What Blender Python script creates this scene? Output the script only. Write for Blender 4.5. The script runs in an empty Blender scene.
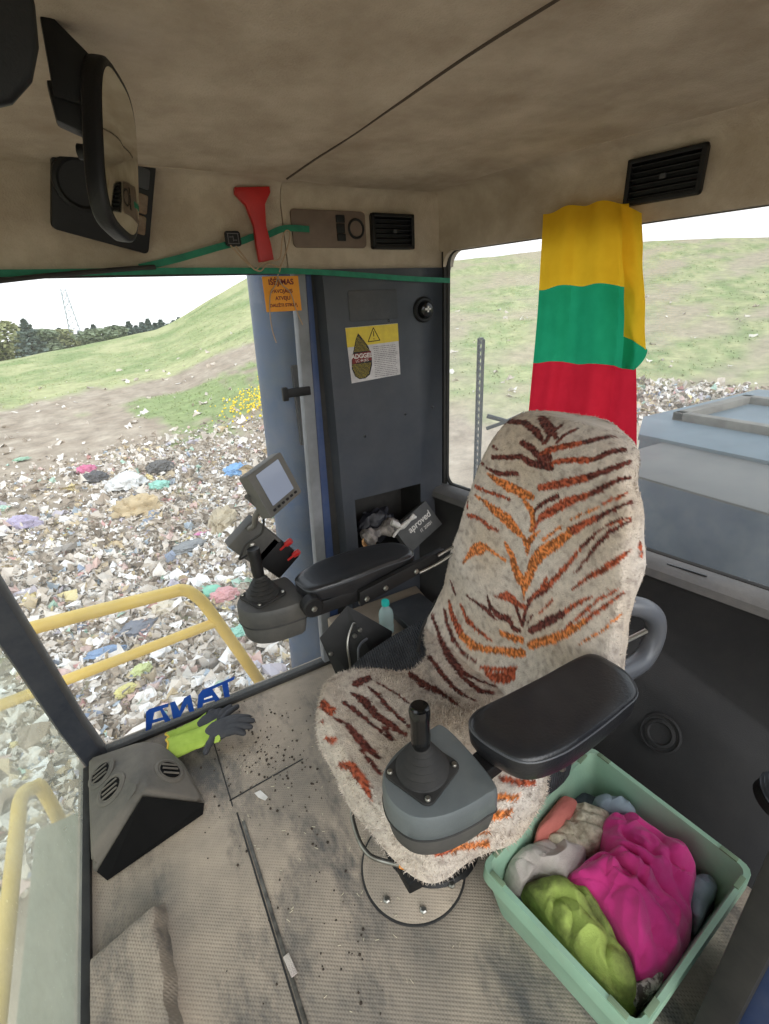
import bpy, bmesh, math, random
import numpy as np
from mathutils import Vector, Matrix, noise
from mathutils.bvhtree import BVHTree
random.seed(7)
rng = np.random.default_rng(7)
SC = bpy.context.scene
COL = SC.collection
PI = math.pi

# ---------------------------------------------------------------- seat cover shapes (metres, cab frame)
# x = towards the rear of the machine, y = across the cab, z = up, cab floor at z 0
YC = 0.775
BZ = [0.40, 0.46, 0.52, 0.60, 0.67, 0.76, 0.85, 0.925, 1.00, 1.06, 1.11, 1.16, 1.19, 1.215, 1.232, 1.242]
BW = [.300, .312, .316, .318, .314, .304, .290, .278, .262, .244, .228, .212, .202, .188, .160, .105]
def back_front_x(z):
    x = .643 + .21*z
    return x - .055*max(0, min(1, (.66-z)/.16))**2
def fold(x, y, z, s, a):
    return a*noise.noise(Vector((x*s, y*s, z*s)))
def ring_params(na):
    # even spacing along the outline, so the cloth pattern stays crisp everywhere
    m = 6000; pts = []
    for k in range(m):
        a = 2*PI*k/m; cy, sx = math.cos(a), math.sin(a)
        pts.append((cy, sx, .28*math.copysign(abs(cy)**.62, cy), .06*math.copysign(abs(sx)**(.34 if sx < 0 else .6), sx)))
    L = [0]
    for k in range(m): L.append(L[-1]+math.hypot(pts[(k+1) % m][2]-pts[k][2], pts[(k+1) % m][3]-pts[k][3]))
    out = []; j = 0
    for i in range(na):
        t = L[-1]*i/na
        while L[j+1] < t: j += 1
        out.append(pts[j][:2])
    return out
def backrest_rows(nr=200, na=320):
    V = []; RP = ring_params(na)
    for i in range(nr+1):
        t = i/nr
        z0 = .40 + (1.242-.40)*(1-(1-t)**1.25)
        w = float(np.interp(z0, BZ, BW))
        th = .060 if z0 < 1.0 else .060 - .028*((z0-1.0)/.242)**2
        xf = back_front_x(z0)
        if z0 > 1.12: xf += .06*((z0-1.12)/.122)**2.4
        row = []
        for k in range(na):
            cy, sx = RP[k]
            # superellipse: front side is sin<0
            e = .34 if sx < 0 else .6
            yy = w*math.copysign(abs(cy)**.62, cy)*(1 if sx < 0 else 1-.10*min(1, sx*1.5))
            dx = th*math.copysign(abs(sx)**e, sx)
            if cy < 0: yy *= 1-.17*max(0, min(1, (.70-z0)/.2))-.04*max(0, min(1, (z0-.62)/.2))
            x = xf + th + dx
            y = YC + yy
            # side bolsters stand a little forward of the middle, spine hollow
            if sx < 0:
                u = abs(yy)/max(w, 1e-4)
                x += .018*(1-u*u) if z0 < 1.05 else .018*(1-u*u)*max(0, (1.2-z0)/.15)
            # loose cloth bulging behind the near side
            b = math.exp(-((z0-.945)/.05)**2)*max(0, -cy)*max(0, sx+.15)
            y += .010*math.exp(-((sx+.15)/.18)**2)*max(0, -cy-.5)
            y -= .042*b; x += .02*b
            zt = max(0, z0-1.08)/.162
            p = [x, y, z0-zt*(.022+.026*max(0, (YC-y)/.2))]
            d = fold(x, y, z0, 7, .010)+fold(x+9, y, z0, 22, .0035)
            p[0] += d*(1 if sx > 0 else -1); p[1] += fold(x, y+5, z0, 9, .007)
            p[2] += fold(x, y+3, z0, 8, .006)
            row.append(tuple(p))
        V.append(row)
    return V
# plan outline of the cushion cover (x, y), counted round; the far rear corner is pulled in and shows the seat
CUSH = [(.270,.775),(.278,.66),(.302,.57),(.343,.505),(.41,.484),(.50,.476),(.60,.480),(.67,.500),(.74,.55),(.80,.65),(.82,.775),
        (.84,.92),(.82,1.07),(.745,1.085),(.70,1.045),(.655,.975),(.60,.945),(.54,.955),(.49,1.0),(.445,1.035),(.39,1.05),(.335,1.03),(.292,.975),(.270,.89)]
def smooth_closed(pts, n):
    m = len(pts); out = []
    for k in range(n):
        f = k*m/n; i = int(f); u = f-i
        p0, p1, p2, p3 = (pts[(i+j-1) % m] for j in range(4))
        out.append(tuple(.5*((2*p1[c])+(-p0[c]+p2[c])*u+(2*p0[c]-5*p1[c]+4*p2[c]-p3[c])*u*u+(-p0[c]+3*p1[c]-3*p2[c]+p3[c])*u**3) for c in range(len(p0))))
    return out
def cushion_rows(n=300):
    out = smooth_closed(CUSH, n)
    cx, cy = .56, .775
    prof = []
    for i in range(16): prof.append((1.010-.010*i/15, .392+.068*i/15))
    for i in range(1, 22):
        a = PI/2*i/22; prof.append((1.003-.085*(1-math.cos(a)), .46+.055*math.sin(a)))
    for i in range(1, 70):
        u = i/70; prof.append((.918*(1-u), .515+.012*math.sin(u*PI/2)))
    V = []
    for s, z in prof:
        row = []
        for (x, y) in out:
            X = cx+(x-cx)*s; Y = cy+(y-cy)*s
            zz = z
            # far side indentation has no skirt
            far = max(0, min(1, (Y-.93)/.05))*max(0, min(1, (X-.40)/.05))
            if z < .50: zz = z + (.505-z)*far*.98
            # scalloped front skirt
            if z < .47: zz += .012*math.sin(math.atan2(y-cy, x-cx)*9)*(.47-z)/.09
            zz += fold(X, Y, 0, 9, .010)*(1 if z > .5 else .5)+fold(X, Y, 4, 26, .003)
            X += fold(X, Y, z*2, 11, .008); Y += fold(X, Y+7, z*2, 11, .008)
            row.append((X, Y, zz))
        V.append(row)
    return V
def rows_faces(nr, na):
    F = []
    for i in range(nr-1):
        for k in range(na):
            F.append((i*na+k, i*na+(k+1) % na, (i+1)*na+(k+1) % na, (i+1)*na+k))
    return F
STRIPES = [
('M',((0.934,0.9616,1.189,0.0097),(0.9308,0.9386,1.193,0.009),(0.9325,0.9211,1.1952,0.0085),(0.935,0.9049,1.1971,0.008),(0.9292,0.884,1.1933,0.0083),(0.9251,0.8652,1.189,0.0086),(0.9216,0.8473,1.1847,0.0089),(0.9139,0.8291,1.1773,0.0069),(0.9062,0.8112,1.1701,0.005),)),
('M',((0.8881,0.9679,1.1262,0.0028),(0.8864,0.9485,1.1208,0.0027),)),
('M',((0.8811,0.9596,1.0969,0.0056),(0.8821,0.9401,1.1017,0.0055),(0.8833,0.9213,1.1063,0.0054),(0.8849,0.9035,1.1105,0.0054),(0.8872,0.8831,1.1157,0.0059),(0.8895,0.8633,1.1207,0.0065),(0.8904,0.8445,1.1167,0.0077),(0.8913,0.8262,1.1127,0.0089),(0.8915,0.8057,1.1137,0.0092),(0.8895,0.7837,1.1157,0.0095),(0.8889,0.7637,1.117,0.0098),)),
('M',((0.8974,0.8691,1.1555,0.0065),(0.8966,0.8514,1.1512,0.0077),(0.8956,0.8339,1.1471,0.0089),(0.8936,0.8185,1.1408,0.0088),(0.8924,0.8041,1.1343,0.0087),(0.8926,0.7867,1.1365,0.008),(0.8932,0.7701,1.1385,0.0073),)),
('M',((0.879,1.0014,1.0711,0.0029),(0.8753,0.9802,1.0666,0.0035),(0.8745,0.9627,1.0609,0.0042),(0.8756,0.9446,1.0597,0.0056),(0.8772,0.9274,1.0584,0.0069),(0.881,0.9073,1.0631,0.0064),(0.8824,0.8855,1.0688,0.0058),(0.8829,0.8636,1.0747,0.0053),)),
('O',((0.8735,0.9675,1.0482,0.0042),(0.8747,0.9456,1.0424,0.0063),(0.8746,0.923,1.0374,0.0083),(0.8763,0.9005,1.0346,0.0109),(0.8768,0.8773,1.0324,0.0135),(0.8788,0.8558,1.0295,0.0126),(0.88,0.8339,1.0271,0.0118),(0.8786,0.8,1.0299,0.0064),)),
('R',((0.8673,1.0115,0.9993,0.0044),(0.8667,0.9768,0.9976,0.0043),(0.8665,0.9471,0.9996,0.0042),(0.8666,0.9186,1.0015,0.0042),(0.868,0.8952,1.0016,0.0034),(0.8687,0.8717,1.0022,0.0027),)),
('O',((0.8614,1.007,0.9747,0.0029),(0.8623,0.9854,0.9702,0.0044),(0.8618,0.9627,0.9667,0.0058),(0.8581,0.9351,0.9627,0.0092),(0.8561,0.9102,0.9577,0.0126),(0.8543,0.8849,0.9536,0.0138),(0.8539,0.8617,0.9487,0.0149),(0.854,0.8479,0.9419,0.0135),(0.8536,0.8339,0.9355,0.0121),(0.8512,0.805,0.927,0.0066),)),
('R',((0.8572,1.0321,0.9415,0.0035),(0.8535,1.0278,0.9268,0.0038),)),
('R',((0.848,1.0181,0.9087,0.006),(0.8484,0.9947,0.9121,0.0052),(0.848,0.971,0.9161,0.0044),(0.845,0.9386,0.913,0.0057),(0.8445,0.9207,0.9058,0.0057),(0.8466,0.8863,0.909,0.0028),)),
('O',((0.8759,0.8288,1.0168,0.0039),(0.873,0.8112,1.0058,0.0059),(0.8712,0.7947,0.9945,0.0077),(0.8638,0.7774,0.9759,0.0077),(0.8579,0.7753,0.9514,0.0077),)),
('O',((0.8511,0.7978,0.927,0.0039),(0.8494,0.788,0.9169,0.0065),(0.8487,0.7791,0.9062,0.0091),(0.8481,0.7741,0.8849,0.0039),)),
('M',((0.8802,0.7466,1.0387,0.0049),(0.8767,0.7584,1.0303,0.005),(0.8729,0.7727,1.0145,0.0038),(0.8708,0.7854,0.9951,0.0038),)),
('R',((0.8728,0.7363,1.0092,0.0049),(0.8682,0.7497,0.9947,0.005),(0.8641,0.7639,0.9795,0.0051),(0.8609,0.7678,0.9663,0.0051),(0.8582,0.7723,0.9525,0.0051),)),
('O',((0.8587,0.75,0.9595,0.0025),(0.8565,0.7617,0.9444,0.0045),(0.8529,0.7724,0.9299,0.0065),(0.8488,0.7769,0.9071,0.0078),)),
('O',((0.8454,0.8554,0.8836,0.0041),(0.8449,0.8403,0.8708,0.0068),(0.8442,0.8252,0.8583,0.0095),(0.8414,0.8154,0.8444,0.0109),(0.8382,0.8052,0.831,0.0122),(0.8364,0.7932,0.8204,0.0128),(0.8345,0.781,0.81,0.0134),(0.8309,0.7596,0.7981,0.0119),(0.8268,0.7562,0.7822,0.004),(0.8236,0.7523,0.7666,0.0027),)),
('O',((0.8174,0.9992,0.7586,0.0031),(0.8248,0.9836,0.7927,0.0076),(0.8298,0.9605,0.8238,0.0163),(0.8312,0.9402,0.8323,0.0176),(0.8334,0.9174,0.8481,0.0086),(0.8346,0.8974,0.8435,0.0043),(0.8377,0.8716,0.838,0.0035),(0.8396,0.8456,0.8366,0.0042),)),
('M',((0.8061,1.0468,0.679,0.0032),(0.8032,1.0307,0.6635,0.0036),(0.7995,1.0138,0.649,0.004),)),
('R',((0.7885,1.0301,0.6141,0.0048),(0.7818,1.0143,0.605,0.0064),(0.7764,1.0001,0.5947,0.0079),(0.7711,0.9862,0.5845,0.0095),(0.7661,0.9663,0.5788,0.0099),(0.7616,0.9473,0.5729,0.0103),(0.7572,0.9287,0.567,0.0107),)),
('O',((0.7572,0.9287,0.567,0.0107),(0.7564,0.9101,0.5649,0.0106),(0.7558,0.8921,0.5626,0.0105),(0.7548,0.874,0.561,0.0104),(0.7583,0.8549,0.5668,0.0093),(0.7617,0.8363,0.5726,0.0082),(0.7659,0.8189,0.5772,0.0072),(0.7746,0.7998,0.5865,0.0078),(0.7816,0.7798,0.5973,0.0084),)),
('R',((0.7924,0.9747,0.6326,0.0047),(0.79,0.9614,0.6227,0.0052),(0.7871,0.9476,0.6136,0.0056),(0.7831,0.9327,0.6058,0.0061),(0.7821,0.914,0.6044,0.0055),(0.7814,0.8961,0.6027,0.005),(0.7801,0.8779,0.6015,0.0045),(0.779,0.8559,0.6031,0.0039),(0.7796,0.8363,0.6027,0.0034),(0.781,0.8179,0.6014,0.0029),)),
('M',((0.8017,0.9587,0.6703,0.0031),(0.8031,0.9406,0.6694,0.004),(0.8031,0.9213,0.6698,0.005),(0.8017,0.9007,0.6718,0.0059),(0.801,0.8791,0.6723,0.0066),(0.7997,0.8574,0.6733,0.0072),(0.7983,0.8289,0.6664,0.0043),)),
('M',((0.8098,0.8784,0.7116,0.0029),(0.8068,0.8679,0.6997,0.0043),(0.803,0.8565,0.6888,0.0058),(0.802,0.8351,0.6856,0.0071),(0.8024,0.8156,0.6811,0.0084),(0.8071,0.7838,0.6881,0.0097),(0.8058,0.773,0.6794,0.0082),(0.805,0.7625,0.6705,0.0068),(0.8083,0.7424,0.6753,0.0041),)),
('R',((0.8147,0.8507,0.7217,0.0029),(0.8184,0.8303,0.734,0.0077),(0.821,0.8094,0.7468,0.0125),(0.8204,0.7869,0.7427,0.0109),(0.82,0.7603,0.7428,0.0067),(0.8197,0.739,0.7504,0.0053),)),
('M',((0.8181,0.7697,0.7332,0.0054),(0.8151,0.7598,0.7219,0.0049),(0.8136,0.7514,0.7091,0.0045),(0.8122,0.743,0.6963,0.004),)),
('M',((0.8351,0.6869,0.8256,0.0038),(0.8317,0.7002,0.8123,0.0044),(0.8295,0.7149,0.7975,0.0051),(0.8242,0.7347,0.7707,0.0052),(0.8193,0.7357,0.7497,0.0053),(0.8158,0.7379,0.7272,0.0053),(0.8138,0.7389,0.7096,0.0043),(0.8115,0.7397,0.6921,0.0034),)),
('M',((0.8166,0.7126,0.7421,0.0026),(0.8149,0.7174,0.7256,0.0026),(0.8131,0.7224,0.7089,0.0026),)),
('M',((0.9564,0.8644,1.2113,0.0104),(0.9437,0.8374,1.2023,0.0115),(0.93,0.8101,1.1942,0.0125),(0.9148,0.7766,1.1858,0.0061),)),
('M',((0.9455,0.7881,1.2083,0.0049),(0.9341,0.79,1.2007,0.0053),(0.924,0.7931,1.1926,0.0057),(0.915,0.7972,1.1841,0.0062),(0.9077,0.7996,1.1748,0.0056),(0.9025,0.8039,1.1646,0.005),)),
('M',((0.9478,0.7438,1.2077,0.0024),(0.9356,0.7508,1.2007,0.0036),(0.9243,0.7587,1.1934,0.0048),(0.9147,0.7612,1.185,0.0042),(0.9077,0.766,1.1756,0.0036),)),
('M',((0.967,0.6565,1.2034,0.0045),(0.9573,0.6628,1.2017,0.0053),(0.95,0.6708,1.1994,0.0061),(0.9431,0.6791,1.1969,0.0068),(0.9347,0.6871,1.1932,0.0069),(0.9272,0.6959,1.1893,0.0069),(0.9208,0.7057,1.1848,0.0069),)),
('R',((0.9208,0.7057,1.1848,0.0069),(0.915,0.7177,1.1806,0.007),(0.9094,0.7301,1.1762,0.0071),(0.9049,0.7438,1.1712,0.0071),(0.9016,0.761,1.1636,0.0072),(0.8989,0.7791,1.1555,0.0073),(0.8957,0.7902,1.1472,0.0074),(0.8932,0.802,1.1385,0.0075),)),
('M',((0.9461,0.6162,1.1848,0.0066),(0.9344,0.6244,1.1823,0.0066),(0.9251,0.6344,1.1789,0.0066),(0.9173,0.6406,1.1736,0.0066),(0.9107,0.6478,1.1678,0.0067),(0.9049,0.6557,1.1616,0.0067),)),
('R',((0.9049,0.6557,1.1616,0.0067),(0.9016,0.6689,1.1579,0.0064),(0.8989,0.6829,1.1539,0.0061),(0.8963,0.6973,1.1498,0.0058),(0.8941,0.7113,1.1462,0.0058),(0.8925,0.7261,1.1424,0.0059),(0.8919,0.7423,1.138,0.006),(0.89,0.7585,1.1263,0.0061),(0.889,0.776,1.1137,0.0062),)),
('M',((0.9381,0.5919,1.1662,0.0032),(0.9213,0.5943,1.1627,0.0048),(0.9117,0.6012,1.1565,0.0065),(0.9062,0.6091,1.1515,0.0065),(0.9014,0.6175,1.1462,0.0065),(0.8972,0.6265,1.1405,0.0066),(0.8941,0.6363,1.1342,0.007),(0.892,0.6472,1.1272,0.0075),(0.8904,0.6586,1.1199,0.0079),)),
('R',((0.8904,0.6586,1.1199,0.0079),(0.8896,0.6714,1.1133,0.0084),(0.8896,0.685,1.1062,0.0089),(0.8889,0.6985,1.0993,0.0094),(0.8883,0.7172,1.0901,0.0095),(0.8872,0.7361,1.0808,0.0097),(0.8865,0.7522,1.0735,0.009),(0.8852,0.7682,1.0663,0.0083),(0.884,0.7847,1.0588,0.0076),)),
('M',((0.9216,0.577,1.1361,0.0032),(0.9099,0.5801,1.1348,0.0036),(0.9013,0.5852,1.1323,0.0039),(0.8964,0.5927,1.1283,0.0043),(0.8917,0.603,1.1183,0.0054),(0.8913,0.6166,1.1061,0.0066),(0.8895,0.6296,1.096,0.0067),(0.8871,0.6425,1.0859,0.0068),)),
('R',((0.8871,0.6425,1.0859,0.0068),(0.886,0.6549,1.0785,0.0072),(0.8851,0.6678,1.0707,0.0077),(0.8845,0.6812,1.0627,0.0082),(0.8831,0.6957,1.0501,0.0095),(0.8803,0.7096,1.0379,0.0108),(0.8775,0.7246,1.0242,0.0104),(0.8731,0.7388,1.011,0.0099),(0.8695,0.7492,1,0.0087),(0.8665,0.7605,0.9884,0.0076),)),
('R',((0.9063,0.5668,1.1075,0.0027),(0.8942,0.572,1.1024,0.0027),(0.8907,0.5828,1.0932,0.0027),(0.8879,0.5946,1.0837,0.0025),(0.8852,0.6069,1.0739,0.0022),)),
('M',((0.9053,0.5558,1.0895,0.0032),(0.8922,0.5606,1.086,0.0032),(0.8872,0.5706,1.0786,0.0032),(0.8842,0.5803,1.0693,0.0038),(0.882,0.5906,1.0595,0.0044),(0.8795,0.6026,1.0482,0.005),(0.8778,0.6155,1.0362,0.0056),)),
('R',((0.8778,0.6155,1.0362,0.0067),(0.8769,0.6298,1.0237,0.0074),(0.8739,0.6429,1.0119,0.0081),(0.8704,0.6543,0.9995,0.0088),(0.8686,0.6672,0.9857,0.0095),)),
('O',((0.8686,0.6672,0.9857,0.0095),(0.8668,0.6771,0.9719,0.0104),(0.8633,0.686,0.9588,0.0113),(0.8592,0.6946,0.9457,0.0122),(0.8565,0.7054,0.9347,0.0127),(0.8538,0.7165,0.9234,0.0133),(0.8501,0.727,0.9126,0.0138),(0.846,0.7359,0.8948,0.014),(0.8447,0.7478,0.8744,0.0142),(0.842,0.75,0.8594,0.0138),(0.8389,0.7518,0.8445,0.0135),(0.837,0.7548,0.8286,0.0131),(0.8347,0.7579,0.8128,0.0119),(0.8309,0.7596,0.7981,0.0106),)),
('R',((0.8933,0.5443,1.0607,0.0021),(0.8853,0.5512,1.0562,0.0021),(0.8816,0.5609,1.0495,0.0021),(0.8789,0.5715,1.0421,0.0022),(0.8761,0.5822,1.0345,0.0022),)),
('O',((0.8831,0.6126,1.0652,0.0022),(0.8823,0.6229,1.057,0.0022),(0.8827,0.6343,1.048,0.0023),(0.8821,0.6452,1.0393,0.0023),(0.8803,0.6554,1.031,0.0023),(0.8777,0.6654,1.023,0.0023),(0.8751,0.6755,1.0148,0.0024),)),
('M',((0.8842,0.7302,1.055,0.0049),(0.8816,0.7436,1.043,0.0049),(0.8773,0.7559,1.0316,0.005),(0.8729,0.7695,1.0156,0.0038),)),
('M',((0.8935,0.5447,1.0617,0.0021),(0.886,0.5505,1.058,0.0024),(0.8826,0.5591,1.0523,0.0027),(0.8801,0.5684,1.0459,0.003),(0.8779,0.5781,1.0393,0.0033),(0.8731,0.5874,1.0267,0.0033),(0.8693,0.5977,1.0132,0.0033),(0.8678,0.6056,1.0005,0.0034),(0.8669,0.6141,0.9871,0.0034),(0.8658,0.6227,0.9735,0.0035),(0.864,0.6311,0.96,0.0035),)),
('R',((0.864,0.6311,0.96,0.0035),(0.8608,0.6378,0.9424,0.0041),(0.8567,0.6441,0.925,0.0047),(0.8543,0.6504,0.9128,0.0052),(0.8521,0.6571,0.9002,0.0056),(0.8495,0.6636,0.8878,0.0061),(0.8457,0.6703,0.873,0.0061),(0.8423,0.6775,0.8577,0.0062),(0.8391,0.6851,0.8419,0.0062),(0.8342,0.6977,0.8245,0.0057),(0.8307,0.7119,0.8054,0.0051),(0.8282,0.7223,0.7891,0.0052),(0.8247,0.732,0.7733,0.0052),)),
('M',((0.8963,0.5417,1.0562,0.0021),(0.8857,0.546,1.0504,0.0027),(0.8805,0.5538,1.0418,0.0032),(0.8763,0.5624,1.0325,0.0038),(0.8725,0.5714,1.0228,0.0044),(0.8688,0.5779,1.0103,0.0044),(0.8666,0.5855,0.9968,0.0044),(0.8648,0.5936,0.9827,0.0045),(0.8626,0.5989,0.968,0.004),(0.8611,0.6049,0.9527,0.0034),(0.8592,0.6105,0.9397,0.0032),(0.8558,0.6152,0.9274,0.0029),(0.8523,0.62,0.9149,0.0026),(0.85,0.6258,0.9015,0.0024),)),
('R',((0.887,0.5279,0.9918,0.0043),(0.8766,0.5304,0.9857,0.0047),(0.868,0.534,0.9786,0.005),(0.8632,0.5399,0.9691,0.0054),(0.8603,0.547,0.9589,0.0058),(0.8584,0.5548,0.948,0.0062),(0.8565,0.5629,0.9367,0.0067),(0.8544,0.5727,0.9261,0.006),(0.852,0.5826,0.9154,0.0053),(0.8502,0.5931,0.904,0.0046),(0.8485,0.6035,0.8887,0.0039),(0.8457,0.6133,0.8738,0.0031),(0.8427,0.6233,0.8587,0.0024),)),
('R',((0.8416,0.5695,0.8675,0.0034),(0.8389,0.579,0.8578,0.0038),(0.8365,0.5888,0.8477,0.0043),(0.8339,0.5987,0.8376,0.0047),(0.8299,0.6066,0.8252,0.0051),(0.826,0.6147,0.8125,0.0056),(0.8226,0.6234,0.7991,0.006),)),
('M',((0.8226,0.6234,0.7991,0.0072),(0.8206,0.6352,0.7846,0.0081),(0.8208,0.6491,0.7676,0.0091),(0.8197,0.6623,0.7513,0.0101),(0.8173,0.6737,0.7379,0.0095),(0.8146,0.6852,0.7244,0.009),(0.8118,0.6969,0.7107,0.0084),(0.8101,0.7099,0.6955,0.0079),)),
('R',((0.8559,0.5184,0.9123,0.0022),(0.8526,0.5262,0.9023,0.0025),(0.85,0.5347,0.8915,0.0028),(0.8469,0.543,0.8809,0.0031),(0.8431,0.5511,0.8705,0.0034),(0.8388,0.558,0.858,0.0034),(0.8343,0.565,0.8453,0.0034),(0.8304,0.5726,0.8319,0.0035),(0.8268,0.5806,0.8179,0.0035),(0.8237,0.5868,0.8058,0.0033),(0.8209,0.5934,0.7933,0.0031),(0.8179,0.6001,0.7806,0.0029),(0.815,0.607,0.7676,0.0026),(0.8136,0.6151,0.753,0.0024),)),
('R',((0.8608,0.5101,0.902,0.0022),(0.8536,0.5148,0.8939,0.0024),(0.8496,0.5215,0.8834,0.0027),(0.8458,0.5285,0.8726,0.003),(0.8417,0.5355,0.8618,0.0033),(0.8371,0.5421,0.8501,0.0039),(0.8325,0.5489,0.8382,0.0045),(0.8285,0.5563,0.8255,0.0051),(0.825,0.5641,0.8121,0.0058),)),
('O',((0.825,0.5641,0.8121,0.0058),(0.8216,0.5726,0.7994,0.0064),(0.8189,0.5817,0.7859,0.007),(0.816,0.5908,0.7722,0.0077),(0.8126,0.6,0.7585,0.0084),(0.8129,0.6151,0.7418,0.0089),(0.8126,0.6303,0.7252,0.0095),(0.8092,0.6435,0.711,0.01),(0.8071,0.6565,0.6993,0.0101),(0.8065,0.671,0.6859,0.0103),(0.8053,0.6854,0.6726,0.0104),(0.8036,0.7,0.6593,0.0106),)),
('O',((0.8569,0.5037,0.8519,0.0022),(0.8482,0.506,0.8451,0.0022),(0.8412,0.5095,0.8368,0.0022),(0.836,0.5141,0.827,0.0022),(0.8315,0.5191,0.8166,0.0022),(0.827,0.5244,0.8059,0.0022),(0.823,0.5313,0.7961,0.0023),(0.8192,0.5384,0.7861,0.0023),(0.8161,0.5461,0.7752,0.0023),(0.8144,0.5551,0.7628,0.0023),(0.8119,0.5636,0.7508,0.0023),)),
('R',((0.8308,0.6656,0.8083,0.0031),(0.8269,0.6739,0.7926,0.0029),(0.8239,0.683,0.7758,0.0027),(0.8203,0.692,0.7591,0.0026),)),
('R',((0.8414,0.6991,0.8534,0.0025),(0.8367,0.7026,0.8365,0.0032),(0.8328,0.7069,0.8188,0.0038),(0.8307,0.7157,0.8043,0.0039),(0.8285,0.7246,0.7895,0.0039),(0.8253,0.7327,0.7754,0.0039),)),
('O',((0.8701,0.6949,0.993,0.0024),(0.8675,0.7051,0.9798,0.0027),(0.864,0.7147,0.9667,0.0031),(0.8597,0.7239,0.9539,0.0034),(0.8556,0.7336,0.9406,0.0038),)),
('O',((0.7958,0.7981,0.6379,0.007),(0.7989,0.7677,0.6427,0.0083),(0.8017,0.7482,0.6493,0.0082),(0.8044,0.7292,0.6558,0.0081),)),
('O',((0.7805,0.784,0.5948,0.0084),(0.7833,0.7676,0.6015,0.0097),(0.7861,0.7515,0.608,0.011),(0.7905,0.7339,0.6166,0.0109),(0.7946,0.7165,0.6254,0.0107),)),
('R',((0.7382,0.8121,0.5335,0.0043),(0.7476,0.7851,0.542,0.0057),(0.7539,0.7692,0.5497,0.0056),(0.7603,0.7537,0.5571,0.0056),(0.7673,0.7345,0.5696,0.0055),(0.7739,0.7157,0.5819,0.0054),)),
('R',((0.736,0.788,0.5291,0.0057),(0.7411,0.7609,0.5348,0.0125),(0.7515,0.7371,0.5445,0.0151),(0.7627,0.7156,0.5626,0.0108),)),
('M',((0.7503,1.0725,0.5511,0.0061),(0.7436,1.0512,0.5455,0.0055),(0.7381,1.032,0.5386,0.0049),(0.7328,1.0137,0.5302,0.0059),(0.7261,0.9937,0.5239,0.0069),(0.7182,0.9725,0.5194,0.0078),(0.71,0.9449,0.5201,0.0098),(0.7001,0.9158,0.5234,0.0116),(0.6933,0.8914,0.5228,0.0134),(0.6908,0.8707,0.5232,0.0122),(0.6888,0.8512,0.523,0.0111),(0.6876,0.833,0.5218,0.0101),(0.6936,0.817,0.5216,0.0081),(0.6968,0.7982,0.5249,0.0061),(0.7014,0.7815,0.5263,0.0042),(0.7123,0.7677,0.524,0.0037),(0.7217,0.7526,0.5236,0.0032),(0.7305,0.7372,0.5239,0.0027),)),
('M',((0.7719,1.0319,0.5876,0.0048),(0.7649,1.0162,0.5749,0.0056),(0.757,0.9995,0.5636,0.0064),(0.7514,0.9813,0.5573,0.0063),(0.7457,0.9631,0.5515,0.0062),(0.7406,0.9459,0.5451,0.0062),(0.7385,0.9276,0.5405,0.0056),(0.7355,0.9084,0.5373,0.0051),(0.7327,0.8898,0.5339,0.0045),(0.7343,0.8721,0.5341,0.004),(0.7354,0.8541,0.5347,0.0034),(0.7364,0.8364,0.5355,0.0029),)),
('M',((0.6481,0.9394,0.5208,0.0045),(0.6427,0.913,0.5228,0.0054),(0.6376,0.8877,0.5244,0.0063),(0.6339,0.8649,0.5241,0.0072),(0.6327,0.8436,0.5239,0.0066),(0.6318,0.8231,0.5233,0.0061),(0.631,0.8033,0.5226,0.0055),(0.6329,0.7849,0.5225,0.0055),(0.6346,0.7667,0.5227,0.0054),(0.6397,0.7465,0.5259,0.004),(0.6463,0.7285,0.5266,0.0027),)),
('M',((0.6745,0.8378,0.5217,0.0043),(0.6762,0.8214,0.5211,0.0052),(0.676,0.8029,0.5234,0.0061),(0.6754,0.7844,0.5261,0.0069),(0.6793,0.7658,0.5251,0.0076),(0.6825,0.7467,0.5251,0.0082),(0.693,0.7365,0.525,0.0068),(0.7046,0.7275,0.5234,0.0054),)),
('M',((0.5631,0.9157,0.5165,0.0082),(0.5617,0.8941,0.5205,0.01),(0.5642,0.8738,0.5212,0.012),(0.5665,0.8536,0.5222,0.014),(0.5746,0.8347,0.5217,0.0125),(0.5817,0.8148,0.5226,0.011),(0.588,0.7986,0.5214,0.0095),(0.5933,0.7814,0.5216,0.0081),(0.5955,0.766,0.5225,0.0062),(0.5965,0.7493,0.5253,0.0044),(0.5975,0.7331,0.528,0.0026),)),
('M',((0.4145,0.9645,0.5197,0.0128),(0.4295,0.9623,0.5211,0.0128),(0.4446,0.9601,0.5225,0.0129),)),
('M',((0.4619,0.9299,0.5239,0.0028),(0.4661,0.9104,0.5273,0.0028),(0.4718,0.8945,0.5273,0.0028),(0.4771,0.8782,0.5279,0.0027),(0.4808,0.8595,0.5316,0.0027),(0.4834,0.8419,0.5338,0.0027),(0.4873,0.827,0.5332,0.0027),(0.4913,0.8126,0.5322,0.0026),)),
('M',((0.4341,0.93,0.5211,0.0028),(0.4378,0.9071,0.5222,0.0041),(0.4408,0.8834,0.5246,0.0054),(0.4403,0.8641,0.5263,0.0054),(0.4402,0.8459,0.5272,0.0053),(0.4402,0.8285,0.5277,0.0053),(0.444,0.8068,0.5281,0.0045),(0.4482,0.7866,0.5274,0.0038),(0.4514,0.7725,0.5257,0.0034),(0.4547,0.759,0.5236,0.0029),(0.4577,0.745,0.5223,0.0025),)),
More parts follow.
